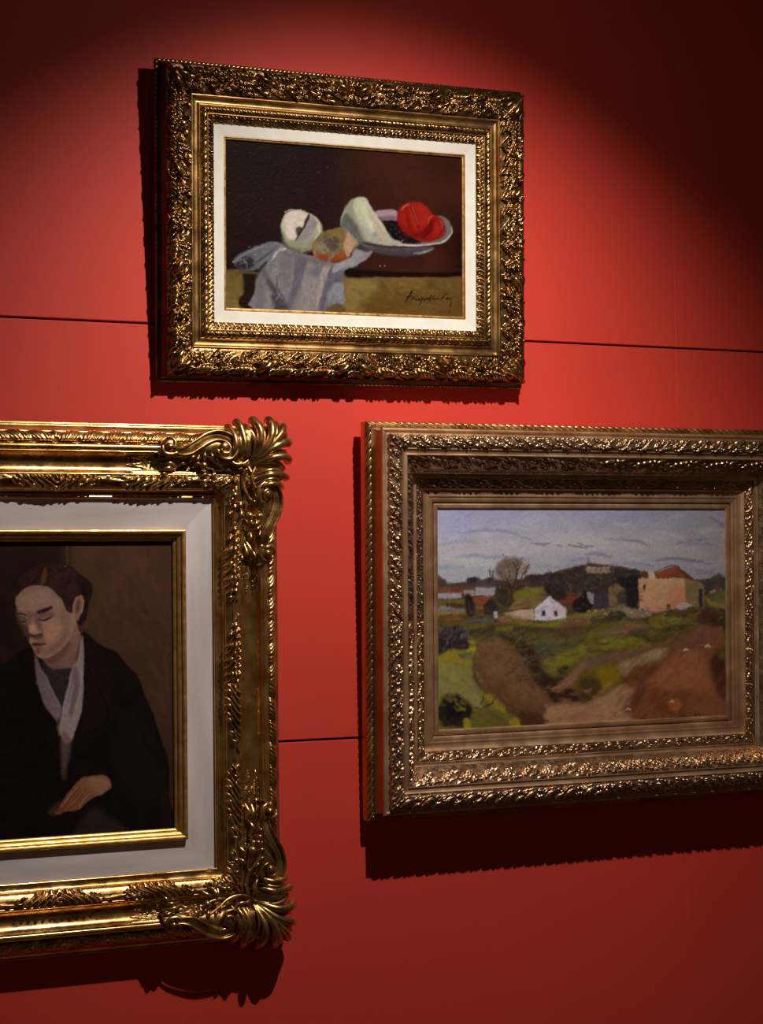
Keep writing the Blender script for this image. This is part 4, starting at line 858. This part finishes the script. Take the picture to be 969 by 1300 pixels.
# ================================================================== 1. still life frame
def build_still_life():
    hw, hh = 0.4609 / 2, 0.2834 / 2
    root = frame_root('framed_painting', -0.1723, 2.2315, 0.026, 0.0115, 0.0464,
                      'small still life of fruit on grey cloth, carved dark gold frame with cream liner',
                      'painting', None)
    segs = [
        arc_pts((.0372, .012), (.0395, .0135), .001, 5) + [(.040, .009), (.050, .009), (.0512, .0115)],
        arc_pts((.0512, .0115), (.0542, .0118), .0012, 6),
        arc_pts((.0542, .0112), (.0655, .0135), -.0030, 12),
        arc_pts((.0655, .0135), (.0700, .0140), .0022, 8),
        [(.0700, .0135), (.0715, .0120), (.093, .0175), (.1135, .0170), (.1150, .0150)],
    ]
    rl = make_rails(root, hw, hh, segs, M['gold_dark_cove'])
    sides = make_rails(root, hw, hh, [[(.1160, .0200), (.1170, .0165), (.1158, .0140)], arc_pts((.1158, .0140), (.1222, -.0035), -.0035, 8), [(.1222, -.0035), (.1240, -.0045), (.1240, -.0130)]], M['side_brown'], 'dark_side_moulding')  # outer sides get a darker, browner, less metallic material than the gilded rails
    # inner leaf-and-dart band
    def inner(Sc, T, wd, L, S, k):
        Y = T * wd
        def motif(X, Y, rng, i):
            a = st_leaf(X, Y, .0072, -.001, 1.57, wd * .96, .0050, .0028, 1, True)
            b = st_path(X, Y, [(0, wd * .95), (.0015, wd * .5), (.0072, wd * .12), (.0130, wd * .5), (.0145, wd * .92)], .0013, .0022)
            c = st_ball(X, Y, 0, wd * .3, .0019, .0026)
            return np.maximum(np.maximum(a, b), c)
        return apply_period(Sc, Y, .0145, motif, np.zeros_like(Sc)) * np.clip(np.minimum(T, 1 - T) * 12, 0, 1)
    band(rl, hw, hh, [(.0246, .0062), (.0372, .0120)], M['gold_dark'], 'leaf_and_dart_band', inner, 0.0008, 0.0010)
    # slanted ribbon rope
    def rp(Sc, T, wd, L, S, k):
        ph = S / .0235 + (T - .5) * .55
        fr = ph - np.floor(ph)
        g = np.clip(np.minimum(fr, 1 - fr) * 9, 0, 1) ** .6
        sub = 0.16 * np.cos((fr * 2.5) * 6.28)
        return (.0045 * (g * .75 + .25 + sub * g)) * np.sqrt(np.clip(1 - (2 * T - 1) ** 2, 0, 1))
    band(rl, hw, hh, [(.0395, .0125), (.0508, .0125)], M['gold_dark'], 'ribbon_rope_moulding', rp, 0.0009, 0.0011)
    # the big carved outer band
    def outer(Sc, T, wd, L, S, k):
        Y = T * wd
        out = 0.0006 * fbm(S * 700, Y * 700, 5, 2)
        out = np.maximum(out, st_path(Sc, Y, [(0.0, wd * .05), (0.0, wd * .95)], .0042, .0085))
        out = np.maximum(out, st_leaf(Sc, Y, .003, wd * .15, 1.15, wd * .75, .0055, .0065, 2))
        out = np.maximum(out, st_leaf(Sc, Y, .010, wd * .05, .75, wd * .7, .0045, .0055, 2))
        off = .012
        def motif(X, Y, rng, i):
            H = .0118; vals = []; X = X / 1.22
            p = .061; j = lambda s: rng.normal(0, s)
            cx = p * .5 + j(.0012)
            # reeded cushion towards the outer edge, three broad leaves fanning inwards
            vals.append(st_ball(X, Y, cx, wd * .72, .0085, H, 1.75) * (.80 + .20 * np.cos((X - cx) * 6.283 / .0058)))
            vals.append(st_leaf(X, Y, cx, wd * .62, -1.57 + j(.1), wd * .60, .0060, H * 1.05, 1))
            vals.append(st_leaf(X, Y, cx - .004, wd * .60, -2.35 + j(.1), wd * .62, .0064, H * .95, 1))
            vals.append(st_leaf(X, Y, cx + .004, wd * .60, -.80 + j(.1), wd * .62, .0064, H * .95, 1))
            for s in (-1, 1):
                vals.append(st_ball(X, Y, cx + s * .0170, wd * .50 + j(.001), .0034, H * .95))
                vals.append(st_scroll(X, Y, cx + s * .0175, wd * .80, .0066, .0022, H * .8, .9, 1.57, s))
            if i % 2 == 0:
                vals.append(st_ball(X, Y, 0, wd * .62, .0100, H * 1.2, 1.05))
                vals.append(st_scroll(X, Y, 0, wd * .62, .0128, .0016, H * .6, .55, 3.4, 1))
                vals.append(st_leaf(X, Y, -.001, wd * .38, -2.3, wd * .42, .0060, H * .8, 1))
                vals.append(st_leaf(X, Y, .001, wd * .38, -.85, wd * .42, .0060, H * .8, 1))
            else:
                vals.append(st_flower(X, Y, j(.001), wd * .70, .0108, H * .95, 5, rng.rand() * 3))
                vals.append(st_leaf(X, Y, -.003, wd * .50, -2.5, wd * .62, .0070, H * .9, 1))
                vals.append(st_leaf(X, Y, .003, wd * .46, -.70, wd * .62, .0070, H * .95, 1))
            return np.maximum.reduce(vals)
        out = np.maximum(out, apply_period(Sc - off, Y, .061 * 1.22, motif, np.full_like(Sc, -1.0), seed=3))
        ed = np.sqrt(np.clip(np.minimum(T / .07, (1 - T) / .13), 0, 1))
        # ornament overhangs the outer edge a little
        return out * ed
    band(rl, hw, hh, [(.0705, .0145), (.080, .0165), (.095, .0200), (.108, .0205), (.1160, .0185)], M['gold_dark'], 'carved_fruit_and_leaf_band', outer, 0.0011, 0.0012)
    # small nibbed bead at the back edge
    def bead(Sc, T, wd, L, S, k):
        return .0016 * np.abs(np.sin(np.pi * S / .008)) ** .6 * np.sqrt(np.clip(1 - (2 * T - 1) ** 2, 0, 1))
    band(rl, hw, hh, [(.1225, -.0030), (.1246, -.0050), (.1246, -.0085)], M['gold_dark'], 'nibbed_edge_bead', bead, 0.0008, 0.0016)
    # liner, slip, canvas
    for o in make_rails(root, hw, hh, [[(.0040, -.002), (.0040, .0022), (.0060, .0026), (.0250, .0045), (.0250, .0066)]], M['linen'], 'linen_liner'):
        pass
    make_rails(root, hw, hh, [[(-.0005, -.004), (-.0005, -.0002)], arc_pts((-.0005, -.0002), (.0018, .0012), .0005, 5), arc_pts((.0018, .0008), (.0042, .0030), .0008, 5), [(.0042, .003), (.0042, .0)]], M['gold_slip'], 'gilt_slip', 0.001)
    stretcher(root, hw + .012, hh + .012, -.012, -.006, M['pine'])
    paint_still_life(root, hw, hh)
    return root

# ================================================================== 2. landscape frame
def build_landscape():
    hw, hh = 0.6262 / 2, 0.3884 / 2
    root = frame_root('framed_painting', 0.3119, 1.5585, 0.022, 0.0028, 0.0266,
                      'landscape with white cottage and pink house in deep reddish gold frame',
                      'painting', None)
    segs = [
        [(.0000, -.008), (.0000, -.0015)], arc_pts((.0000, -.0015), (.0085, -.0010), .0012, 7), [(.0085, -.001), (.0090, -.005), (.0110, -.005)],
        [(.0110, -.005), (.0112, .0005)], arc_pts((.0112, .0005), (.0200, .0020), .0011, 7), [(.0200, .002), (.0202, .0036), (.0225, .0040)],
        arc_pts((.0225, .0040), (.0345, .0078), -.0014, 8), [(.0345, .0078), (.0345, .0095), (.0355, .0100)],
        [(.0355, .0085), (.0530, .0105), (.0545, .0160)],
        arc_pts((.0530, .0165), (.0550, .0172), .0008, 5), arc_pts((.0550, .0170), (.0605, .0185), -.0008, 6), [(.0600, .0185), (.0620, .019), (.0905, .0480), (.0915, .0520)],
        arc_pts((.0905, .0535), (.0930, .0545), .0010, 5), arc_pts((.0930, .0540), (.1005, .0560), -.0012, 6), arc_pts((.1005, .0560), (.1030, .0560), .0008, 5),
        [(.1030, .0550), (.1040, .0545), (.1250, .0525), (.1262, .0500)],
        arc_pts((.1255, .0500), (.1320, .0490), -.0016, 6), arc_pts((.1315, .0490), (.1375, .0475), .0022, 8),
        [(.1375, .0475), (.1375, .0440), (.1362, .0430)], arc_pts((.1362, .0430), (.1385, .0150), -.0035, 10), [(.1385, .0150), (.1400, .0140)],
        [(.1480, .0080), (.1490, .0060), (.1485, -.0080), (.1400, -.0085), (.1350, -.0090), (.1350, -.0125)],
    ]
    rl = make_rails(root, hw, hh, segs, M['gold_rose_flat'], step=0.002)
    def fine(Sc, T, wd, L, S, k):          # small rinceau beside the sight edge
        Y = T * wd; p = .066
        out = .0007 * fbm(S * 1400, Y * 1400, 8, 2)
        def motif(X, Y, rng, i):
            vals = [st_path(X, Y, catmull([(0, wd * .95), (.010, wd * .75), (.018, wd * .35), (.030, wd * .15)], 4), .0013, .0032),
                    st_path(X, Y, catmull([(.004, wd * .95), (.014, wd * .8), (.022, wd * .42), (.032, wd * .3)], 4), .0010, .0028)]
            for q in range(15):
                x = .006 + .060 * q / 15 + rng.normal(0, .0006); y = wd * (.18 + .64 * ((q * .618) % 1))
                vals.append(st_ball(X, Y, x, y, .0015 + .0006 * rng.rand(), .0030))
            for q in range(5):
                vals.append(st_leaf(X, Y, .032 + q * .0065, wd * (.5 + .1 * rng.normal()), rng.uniform(-1.2, 1.2) + 3.14 * (q % 2), .0075, .0020, .0028, 2))
            vals.append(st_flower(X, Y, .050, wd * .5, .0048, .0034, 5, rng.rand()))
            return np.maximum.reduce(vals)
        out = np.maximum(out, apply_period(Sc, Y, p, motif, np.full_like(Sc, -1.0), seed=5))
        return out * np.clip(np.minimum(T, 1 - T) * 14, 0, 1)
    band(rl, hw, hh, [(.0355, .0095), (.0440, .0115), (.0530, .0150)], M['gold_rose'], 'fine_scrollwork_band', fine, 0.0008, 0.0010)
    def big(Sc, T, wd, L, S, k):           # big acanthus on the inner slope
        Y = T * wd; p = .082
        out = .0008 * fbm(S * 1000, Y * 1000, 12, 2)
        def motif(X, Y, rng, i):
            H = .0062; j = lambda s: rng.normal(0, s)
            vals = [st_flower(X, Y, .018, wd * .60, .0105, H, 5, rng.rand()),
                    st_scroll(X, Y, .018, wd * .58, .0145, .0018, H * .75, .8, 2.6, 1),
                    st_leaf(X, Y, .030, wd * .72, -.75 + j(.1), .020, .0052, H, 3),
                    st_leaf(X, Y, .030, wd * .85, -.05 + j(.1), .018, .0046, H * .9, 3),
                    st_leaf(X, Y, .050, wd * .35, .6 + j(.1), .020, .0050, H, 3),
                    st_scroll(X, Y, .057, wd * .55, .0115, .0017, H * .8, 1.2, -.6, -1),
                    st_leaf(X, Y, .066, wd * .80, -.35, .018, .0045, H * .9, 3),
                    st_leaf(X, Y, .004, wd * .80, -2.4, .014, .0042, H * .8, 3),
                    st_leaf(X, Y, .068, wd * .30, .3, .014, .0036, H * .85, 2)]
            for q in range(3): vals.append(st_ball(X, Y, .036 + q * .0100 + j(.001), wd * (.88 - .05 * q), .0032, H * .95, 1.25))
            vals.append(st_leaf(X, Y, .002, wd * .95, -.25 + j(.1), .022, .0046, H, 2)); vals.append(st_ball(X, Y, .028, wd * .93, .0030, H * .9))
            return np.maximum.reduce(vals)
        out = np.maximum(out, apply_period(Sc - .012, Y, p, motif, np.full_like(Sc, -1.0), seed=6))
        out = np.maximum(out, st_leaf(Sc, Y, 0, wd * .1, 1.57, wd * .85, .006, .006, 3))
        return out * np.clip(np.minimum(T, 1 - T) * 20, 0, 1)
    band(rl, hw, hh, catmull([(.0605, .0195), (.0690, .0280), (.0800, .0420), (.0905, .0520)], 5), M['gold_rose'], 'acanthus_band', big, 0.0010, 0.0012)
    def ring(Sc, T, wd, L, S, k):          # rosettes in rings
        Y = T * wd; p = .0415
        out = .0007 * fbm(S * 1300, Y * 1300, 21, 2)
        def motif(X, Y, rng, i):
            H = .0048; cx = p * .5
            vals = [st_flower(X, Y, cx, wd * .5, .0062, H, 6, rng.rand()),
                    st_scroll(X, Y, cx, wd * .5, .0098, .0015, H * .9, .50, 2.0, 1),
                    st_path(X, Y, catmull([(-.002, wd * .85), (.003, wd * .62), (.004, wd * .35), (.008, wd * .12)], 4), .0013, H * .85),
                    st_scroll(X, Y, .001, wd * .72, .0048, .0012, H * .8, 1.0, 0, 1), st_scroll(X, Y, .001, wd * .25, .0045, .0012, H * .8, 1.0, 3.1, -1)]
            for q in range(9): vals.append(st_ball(X, Y, rng.uniform(-.009, .010), wd * rng.uniform(.08, .92), .0015, H * .75))
            for q in range(4): vals.append(st_leaf(X, Y, cx + .0095 * math.cos(q * 1.57 + .8), wd * .5 + .0095 * math.sin(q * 1.57 + .8), q * 1.57 + 1.5 + rng.normal(0, .2), .0085, .0024, H * .85, 1))
            return np.maximum.reduce(vals)
        out = np.maximum(out, apply_period(Sc, Y, p, motif, np.full_like(Sc, -1.0), seed=9))
        return out * np.clip(np.minimum(T, 1 - T) * 14, 0, 1)
    band(rl, hw, hh, arc_pts((.1035, .0555), (.1258, .0510), .0045, 10), M['gold_rose'], 'rosette_scroll_band', ring, 0.0009, 0.0011)
    def rp(Sc, T, wd, L, S, k):
        ph = S / .0145 + (T - .5) * 1.3; fr = ph - np.floor(ph)
        return .0036 * (np.clip(np.minimum(fr, 1 - fr) * 5, 0, 1) ** .7 * .8 + .2) * np.sqrt(np.clip(1 - (2 * T - 1) ** 2, 0, 1))
    band(rl, hw, hh, arc_pts((.1395, .0145), (.1480, .0080), .0015, 8), M['gold_dark_cove'], 'rope_moulding', rp, 0.0009, 0.0012)
    stretcher(root, hw + .012, hh + .012, -.012, -.006, M['pine'])
    paint_landscape(root, hw, hh)
    return root

# ================================================================== 3. portrait frame
def build_portrait():
    hw, hh = 0.424 / 2, 0.4729 / 2
    root = frame_root('framed_painting', -0.7148, 1.4591, 0.014, 0.0011, 0.0131,
                      'portrait of seated person in black coat and pale scarf, brass frame with shell corners',
                      'painting', None)
    segs = [
        [(.0690, .0065), (.0690, .0100)], arc_pts((.0690, .0100), (.0725, .0125), .0012, 6), arc_pts((.0725, .0120), (.0830, .0165), -.0022, 8), [(.083, .0165), (.0845, .0185)],
        [(.0845, .0180), (.0860, .0170), (.1060, .0230), (.1085, .0290)],
        arc_pts((.1060, .0275), (.1105, .0285), .0018, 7),
        arc_pts((.1105, .0280), (.1440, .0345), -.0115, 20),
        [(.1440, .0345), (.1455, .0352), (.1465, .0340)],
        arc_pts((.1465, .0340), (.1570, .0330), .0042, 12),
        [(.1570, .0330), (.1585, .0280)],
        [(.1585, .0265), (.1620, .0240), (.1755, .0140), (.1770, .0120)],
        arc_pts((.1770, .0130), (.1800, .0090), .0010, 5),
        arc_pts((.1800, .0090), (.1905, -.0020), -.0020, 10),
        arc_pts((.1905, -.0020), (.1930, -.0050), .0012, 5),
        [(.1930, -.005), (.1930, -.0068)],
    ]
    rl = make_rails(root, hw, hh, segs, M['gold_brass'], step=0.002)
    def inner(Sc, T, wd, L, S, k):
        Y = T * wd; p = .160
        c0 = (L - .02)
        out = .0010 * (.5 + .5 * np.sin(S * 6.283 / .0028) * np.sin(Y * 6.283 / .0028)) * (T < .55)
        rr = wd * (.68 + .06 * np.cos(S / p * 2 * 6.283))
        out = np.maximum(out, np.where(np.abs(Y - rr) < .0018, .0035 * np.sqrt(np.clip(1 - ((Y - rr) / .0018) ** 2, 0, 1)), -1))
        def motif(X, Y, rng, i):
            H = .0078; vals = []
            cx = p * .5
            for q in range(-3, 4):
                x = cx + q * .0120; k_ = 1 - .09 * abs(q)
                vals.append(st_path(X, Y, catmull([(x - .006, wd * .94), (x - .0045, wd * .70), (x + .001, wd * .50), (x + .0045, wd * .30), (x + .003, wd * .12)], 3), .0038 * k_, H * k_))
                vals.append(st_ball(X, Y, x + .006, wd * .80, .0036 * k_, H * .85 * k_, 1.1))
            for q in (-2, 0, 2):
                vals.append(st_ball(X, Y, cx + q * .012 - .005, wd * .34, .0048, H * .95, 1.1))
            for s in (-1, 1):
                vals.append(st_scroll(X, Y, cx + s * .050, wd * .5, .0085, .0024, H * .8, .9, 1.57 - s * 1.57, s))
                vals.append(st_leaf(X, Y, cx + s * .050, wd * .65, 1.57 - s * 1.3, .020, .0036, H * .6, 1))
            return np.maximum.reduce(vals)
        out = np.maximum(out, apply_period(Sc - .055, Y, p, motif, np.full_like(Sc, -1.0), seed=13))
        for a in (.4, .8, 1.2, 2.0, 2.4):
            out = np.maximum(out, st_leaf(Sc, Y, .010 + .008 * a, wd * .1, a, .022, .0050, .0070, 2))
        out = np.maximum(out, st_scroll(Sc, Y, .045, wd * .5, .008, .0022, .006, 1.0, 0, 1))
        return out * np.clip(np.minimum(T, 1 - T) * 16, 0, 1)
    band(rl, hw, hh, arc_pts((.0850, .0185), (.1075, .0285), .0030, 10), M['gold_brass_orn'], 'leaf_cluster_band', inner, 0.0010, 0.0012)
    def outer(Sc, T, wd, L, S, k):
        Y = T * wd; p = .0375
        ph = (Sc / p) % 1.0
        lump = np.sqrt(np.clip(1 - ((ph - .5) / .49) ** 2, 0, 1))
        env = np.clip(1 - ((T - .45) / (.18 + .36 * lump)) ** 2, 0, 1) ** .5
        reeds = .55 + .45 * np.abs(np.cos((Sc / .0062 + T * .9 * np.where(ph < .5, 1, -1)) * np.pi))
        return (.0062 * env * reeds * (.35 + .65 * lump)) * np.clip(np.minimum(T, 1 - T) * 12, 0, 1)
    band(rl, hw, hh, arc_pts((.1600, .0265), (.1765, .0130), .0030, 8), M['gold_brass_orn'], 'gadroon_band', outer, 0.0011, 0.0013)
    # granular ground of the cove near each corner
    def grain(Sc, T, wd, L, S, k):
        edge = .205 + .022 * (T - .5) * 2 + .014 * np.sin(T * 21)
        on = 1 / (1 + np.exp((Sc - edge) * 1600))
        st = .0016 + .0015 * fbm(S * 620, T * wd * 620, 61, 2)
        return (st * on - .0012 * (1 - on)) * np.clip(np.minimum(T, 1 - T) * 16, 0, 1) - .0003
    band(rl, hw, hh, arc_pts((.1110, .0285), (.1438, .0345), -.0112, 18), M['gold_brass_orn'], 'granular_cove_ground', grain, 0.0014, 0.0014)
    # corner shells and scrolls
    OH, OV = hw + .193, hh + .193
    def corner(sx, sy):
        """p: distance from the outer corner along a rail, q: distance in from the outer edge"""
        acc = Acc(); rg = np.random.RandomState(5)
        def hbase(q):
            return np.interp(q, [0, .016, .034, .040, .050, .066, .085, .108], [-.002, .014, .028, .036, .035, .026, .028, .018])
        def P(p, q, h, swap):
            a, b_ = (p, q) if not swap else (q, p)
            return (sx * (OH - a), -h, sy * (OV - b_))
        def T(pts, r, swap, flat=.8, n=10, sm=5):
            pts = np.array(pts, float)
            if sm and len(pts) > 2: pts = catmull(pts, sm)
            if np.ndim(r): r = np.interp(np.linspace(0, 1, len(pts)), np.linspace(0, 1, len(r)), r)
            acc.tube([P(*x, swap) for x in pts], r, flat, n)
        for swap in (False, True):
            # S-scroll band with raised rims and a round eye
            c = catmull([(.205, .047, .041), (.185, .045, .045), (.165, .034, .044), (.145, .023, .042), (.125, .019, .041), (.106, .026, .043), (.101, .040, .046), (.109, .052, .048), (.122, .052, .048), (.128, .045, .048)], 6)
            d = np.gradient(c[:, :2], axis=0); d /= np.linalg.norm(d, axis=1)[:, None]
            nrm = np.stack([-d[:, 1], d[:, 0]], 1)
            wdt = np.interp(np.linspace(0, 1, len(c)), [0, .15, .6, 1], [.004, .0075, .0075, .003])
            T(c - [0, 0, .0035], np.maximum(wdt, .003), swap, .38, 12, 0)
            for s in (-1, 1):
                e = c.copy(); e[:, :2] += nrm * (wdt * s)[:, None]; e[:, 2] += .0005
                T(e, [.0016, .0026, .0026, .0018], swap, 1.1, 8, 0)
            acc.ball(P(.1165, .0395, .043, swap), .0098, (1, .6, 1))
            # hooked end holding a bead
            T([(.203, .050, .042), (.211, .052, .042), (.222, .050, .041), (.226, .042, .040), (.224, .034, .038)], [.0050, .0042, .0026], swap)
            T([(.205, .040, .041), (.204, .032, .040), (.208, .026, .038), (.215, .025, .036)], [.0055, .0046, .0026], swap)
            acc.ball(P(.2145, .0395, .041, swap), .0075)
            # reeded leaves between scroll and fan, curling over the edge
            for x, r, tip in ((.1010, .0052, .004), (.0925, .0038, .010), (.0850, .0062, -.004), (.0775, .0036, .006)):
                T([(x + .007, .062, .036), (x + .002, .050, .045), (x - .002, .036, .049), (x - .002, .022, .045), (x + .000, tip + .007, .036), (x + .001, tip, .024)], [r * .4, r * .85, r, r * 1.05, r * 1.25], swap, 1.0)
            T([(.106, .058, .038), (.096, .066, .041), (.083, .066, .041), (.073, .060, .040)], [.002, .0036, .002], swap)
            # drops and sprays under the scroll
            for (x0, y0, x1, y1, r) in ((.168, .050, .176, .064, .0038), (.160, .052, .166, .068, .0032), (.150, .046, .150, .062, .0036), (.138, .048, .134, .060, .0030), (.130, .058, .122, .066, .0026), (.176, .050, .190, .058, .0030)):
                T([(x0, y0, .038), ((x0 + x1) / 2 + .002, (y0 + y1) / 2, .041), (x1, y1, .034)], [r * .6, r, r * .4], swap, .8)
            # foliage creeping over the cove
            T([(.070, .074, .032), (.092, .078, .031), (.112, .074, .033), (.132, .062, .037), (.150, .052, .040)], [.0028, .0034, .0024, .0016], swap)
            T([(.112, .074, .032), (.128, .076, .032), (.148, .072, .034)], [.0016, .0022, .0012], swap)
            acc.ball(P(.152, .069, .036, swap), .0068, (1, 1, 1))
            acc.ball(P(.163, .066, .034, swap), .0050, (1.2, 1, .9) if not swap else (.9, 1, 1.2))
            for (x0, y0, x1, y1, r) in ((.128, .080, .140, .096, .0040), (.132, .078, .130, .096, .0030), (.140, .082, .160, .092, .0034), (.196, .072, .226, .066, .0044), (.200, .076, .228, .078, .0040), (.206, .064, .236, .058, .0030), (.214, .082, .232, .090, .0028), (.178, .066, .200, .072, .0030)):
                T([(x0, y0, .030), ((x0 + x1) / 2, (y0 + y1) / 2 - .003, .035), (x1, y1, .028)], [r * .4, r, r * .5], swap, .7)
            # inner roots of the shell
            T([(.066, .070, .030), (.080, .066, .038), (.092, .062, .038)], [.003, .004, .002], swap)
        # plaster ground filling in under the scrolls
        pc = [.066, .075, .090, .105, .125, .145, .165, .185, .203, .214, .226, .234]
        qc = [.006, .006, .006, .024, .022, .025, .035, .042, .026, .024, .030, .048]
        for swap in (False, True):
            g = []
            for a_ in np.linspace(.066, .234, 40):
                b_ = float(np.interp(a_, pc, qc))
                hi = .0415
                g.append([P(a_, b_, -.002, swap), P(a_, b_ - .001, .014, swap), P(a_, b_, hi - .008, swap), P(a_, b_ + .004, hi, swap), P(a_, max(b_ + .010, .052), hi - .002, swap), P(a_, .060, .018, swap)])
            acc.grid(np.array(g))
        # flutes of the fan, tips rolling over the outer edge
        cx, cy = .068, .068
        tips = [(.0715, .002), (.058, .000), (.045, -.001), (.031, -.001), (.015, -.002), (.001, .001), (-.002, .015), (-.001, .031), (-.001, .045), (.000, .058), (.002, .0715)]
        rads = [.0040, .0074, .0046, .0076, .0050, .0062, .0050, .0076, .0046, .0074, .0040]
        for i, (tx, ty) in enumerate(tips):
            r = rads[i]; big = r > .0055
            L = math.hypot(tx - cx, ty - cy); ux, uy = (tx - cx) / L, (ty - cy) / L
            ov = .008 if big else .001
            if i == 5: ov = .000
            ex, ey = tx + ux * ov, ty + uy * ov
            sg = 1 if i < 5 else (-1 if i > 5 else 0)
            mid = lambda t, bend: (cx + (ex - cx) * t + bend * uy * sg, cy + (ey - cy) * t - bend * ux * sg)
            pts = [(*mid(.06, 0), .030), (*mid(.25, .004), .041), (*mid(.50, .008), .049 if big else .045), (*mid(.75, .007), .047 if big else .042), (*mid(.92, .002), .038 if big else .034), (*mid(1.0, 0), .026)]
            T(pts, [r * .35, r * .6, r * .85, r * 1.0, r * 1.15], False, .95, 12)
        # solid ground under the shell
        g = []
        for rr in np.linspace(0, 1, 6):
            row = []
            for i in range(len(tips)):
                tx, ty = tips[i]; x = cx + (tx - cx) * rr * .97; y = cy + (ty - cy) * rr * .97
                row.append(P(x, y, .022 + .018 * math.sin(math.pi * min(1, rr * .75 + .1)) - .012 * rr ** 3, False))
            g.append(row)
        acc.grid(np.array(g))
        return acc.build('corner_shell_ornament', M['gold_brass_orn'], root)
    for sx, sy in ((1, 1), (1, -1), (-1, 1), (-1, -1)): corner(sx, sy)
    # whitewashed flat, gilt slip, canvas
    for k, o in enumerate(make_rails(root, hw, hh, [[(.0185, .0), (.0185, .0042), (.0690, .0067), (.0690, .009)]], M['mat_white'], 'whitewashed_flat')):
        o.data.materials[0] = M['mat_white_h'] if k in (0, 2) else M['mat_white_v']
    make_rails(root, hw, hh, [[(.0, -.006), (.0, -.0015)], arc_pts((.0, -.0015), (.0050, .0020), .0008, 6), [(.0050, .0020), (.0052, .0042)], arc_pts((.0052, .0042), (.0112, .0086), .0008, 6),
                              [(.0112, .0086), (.0114, .0105)], arc_pts((.0114, .0105), (.0180, .0128), .0014, 8), arc_pts((.0180, .0128), (.0189, .0118), .0002, 3), [(.0189, .0118), (.0189, .0030)]], M['gold_slip'], 'gilt_slip', 0.001)
    stretcher(root, hw + .012, hh + .012, -.0065, -.005, M['pine'])
    paint_portrait(root, hw, hh)
    return root

build_still_life()
build_landscape()
build_portrait()
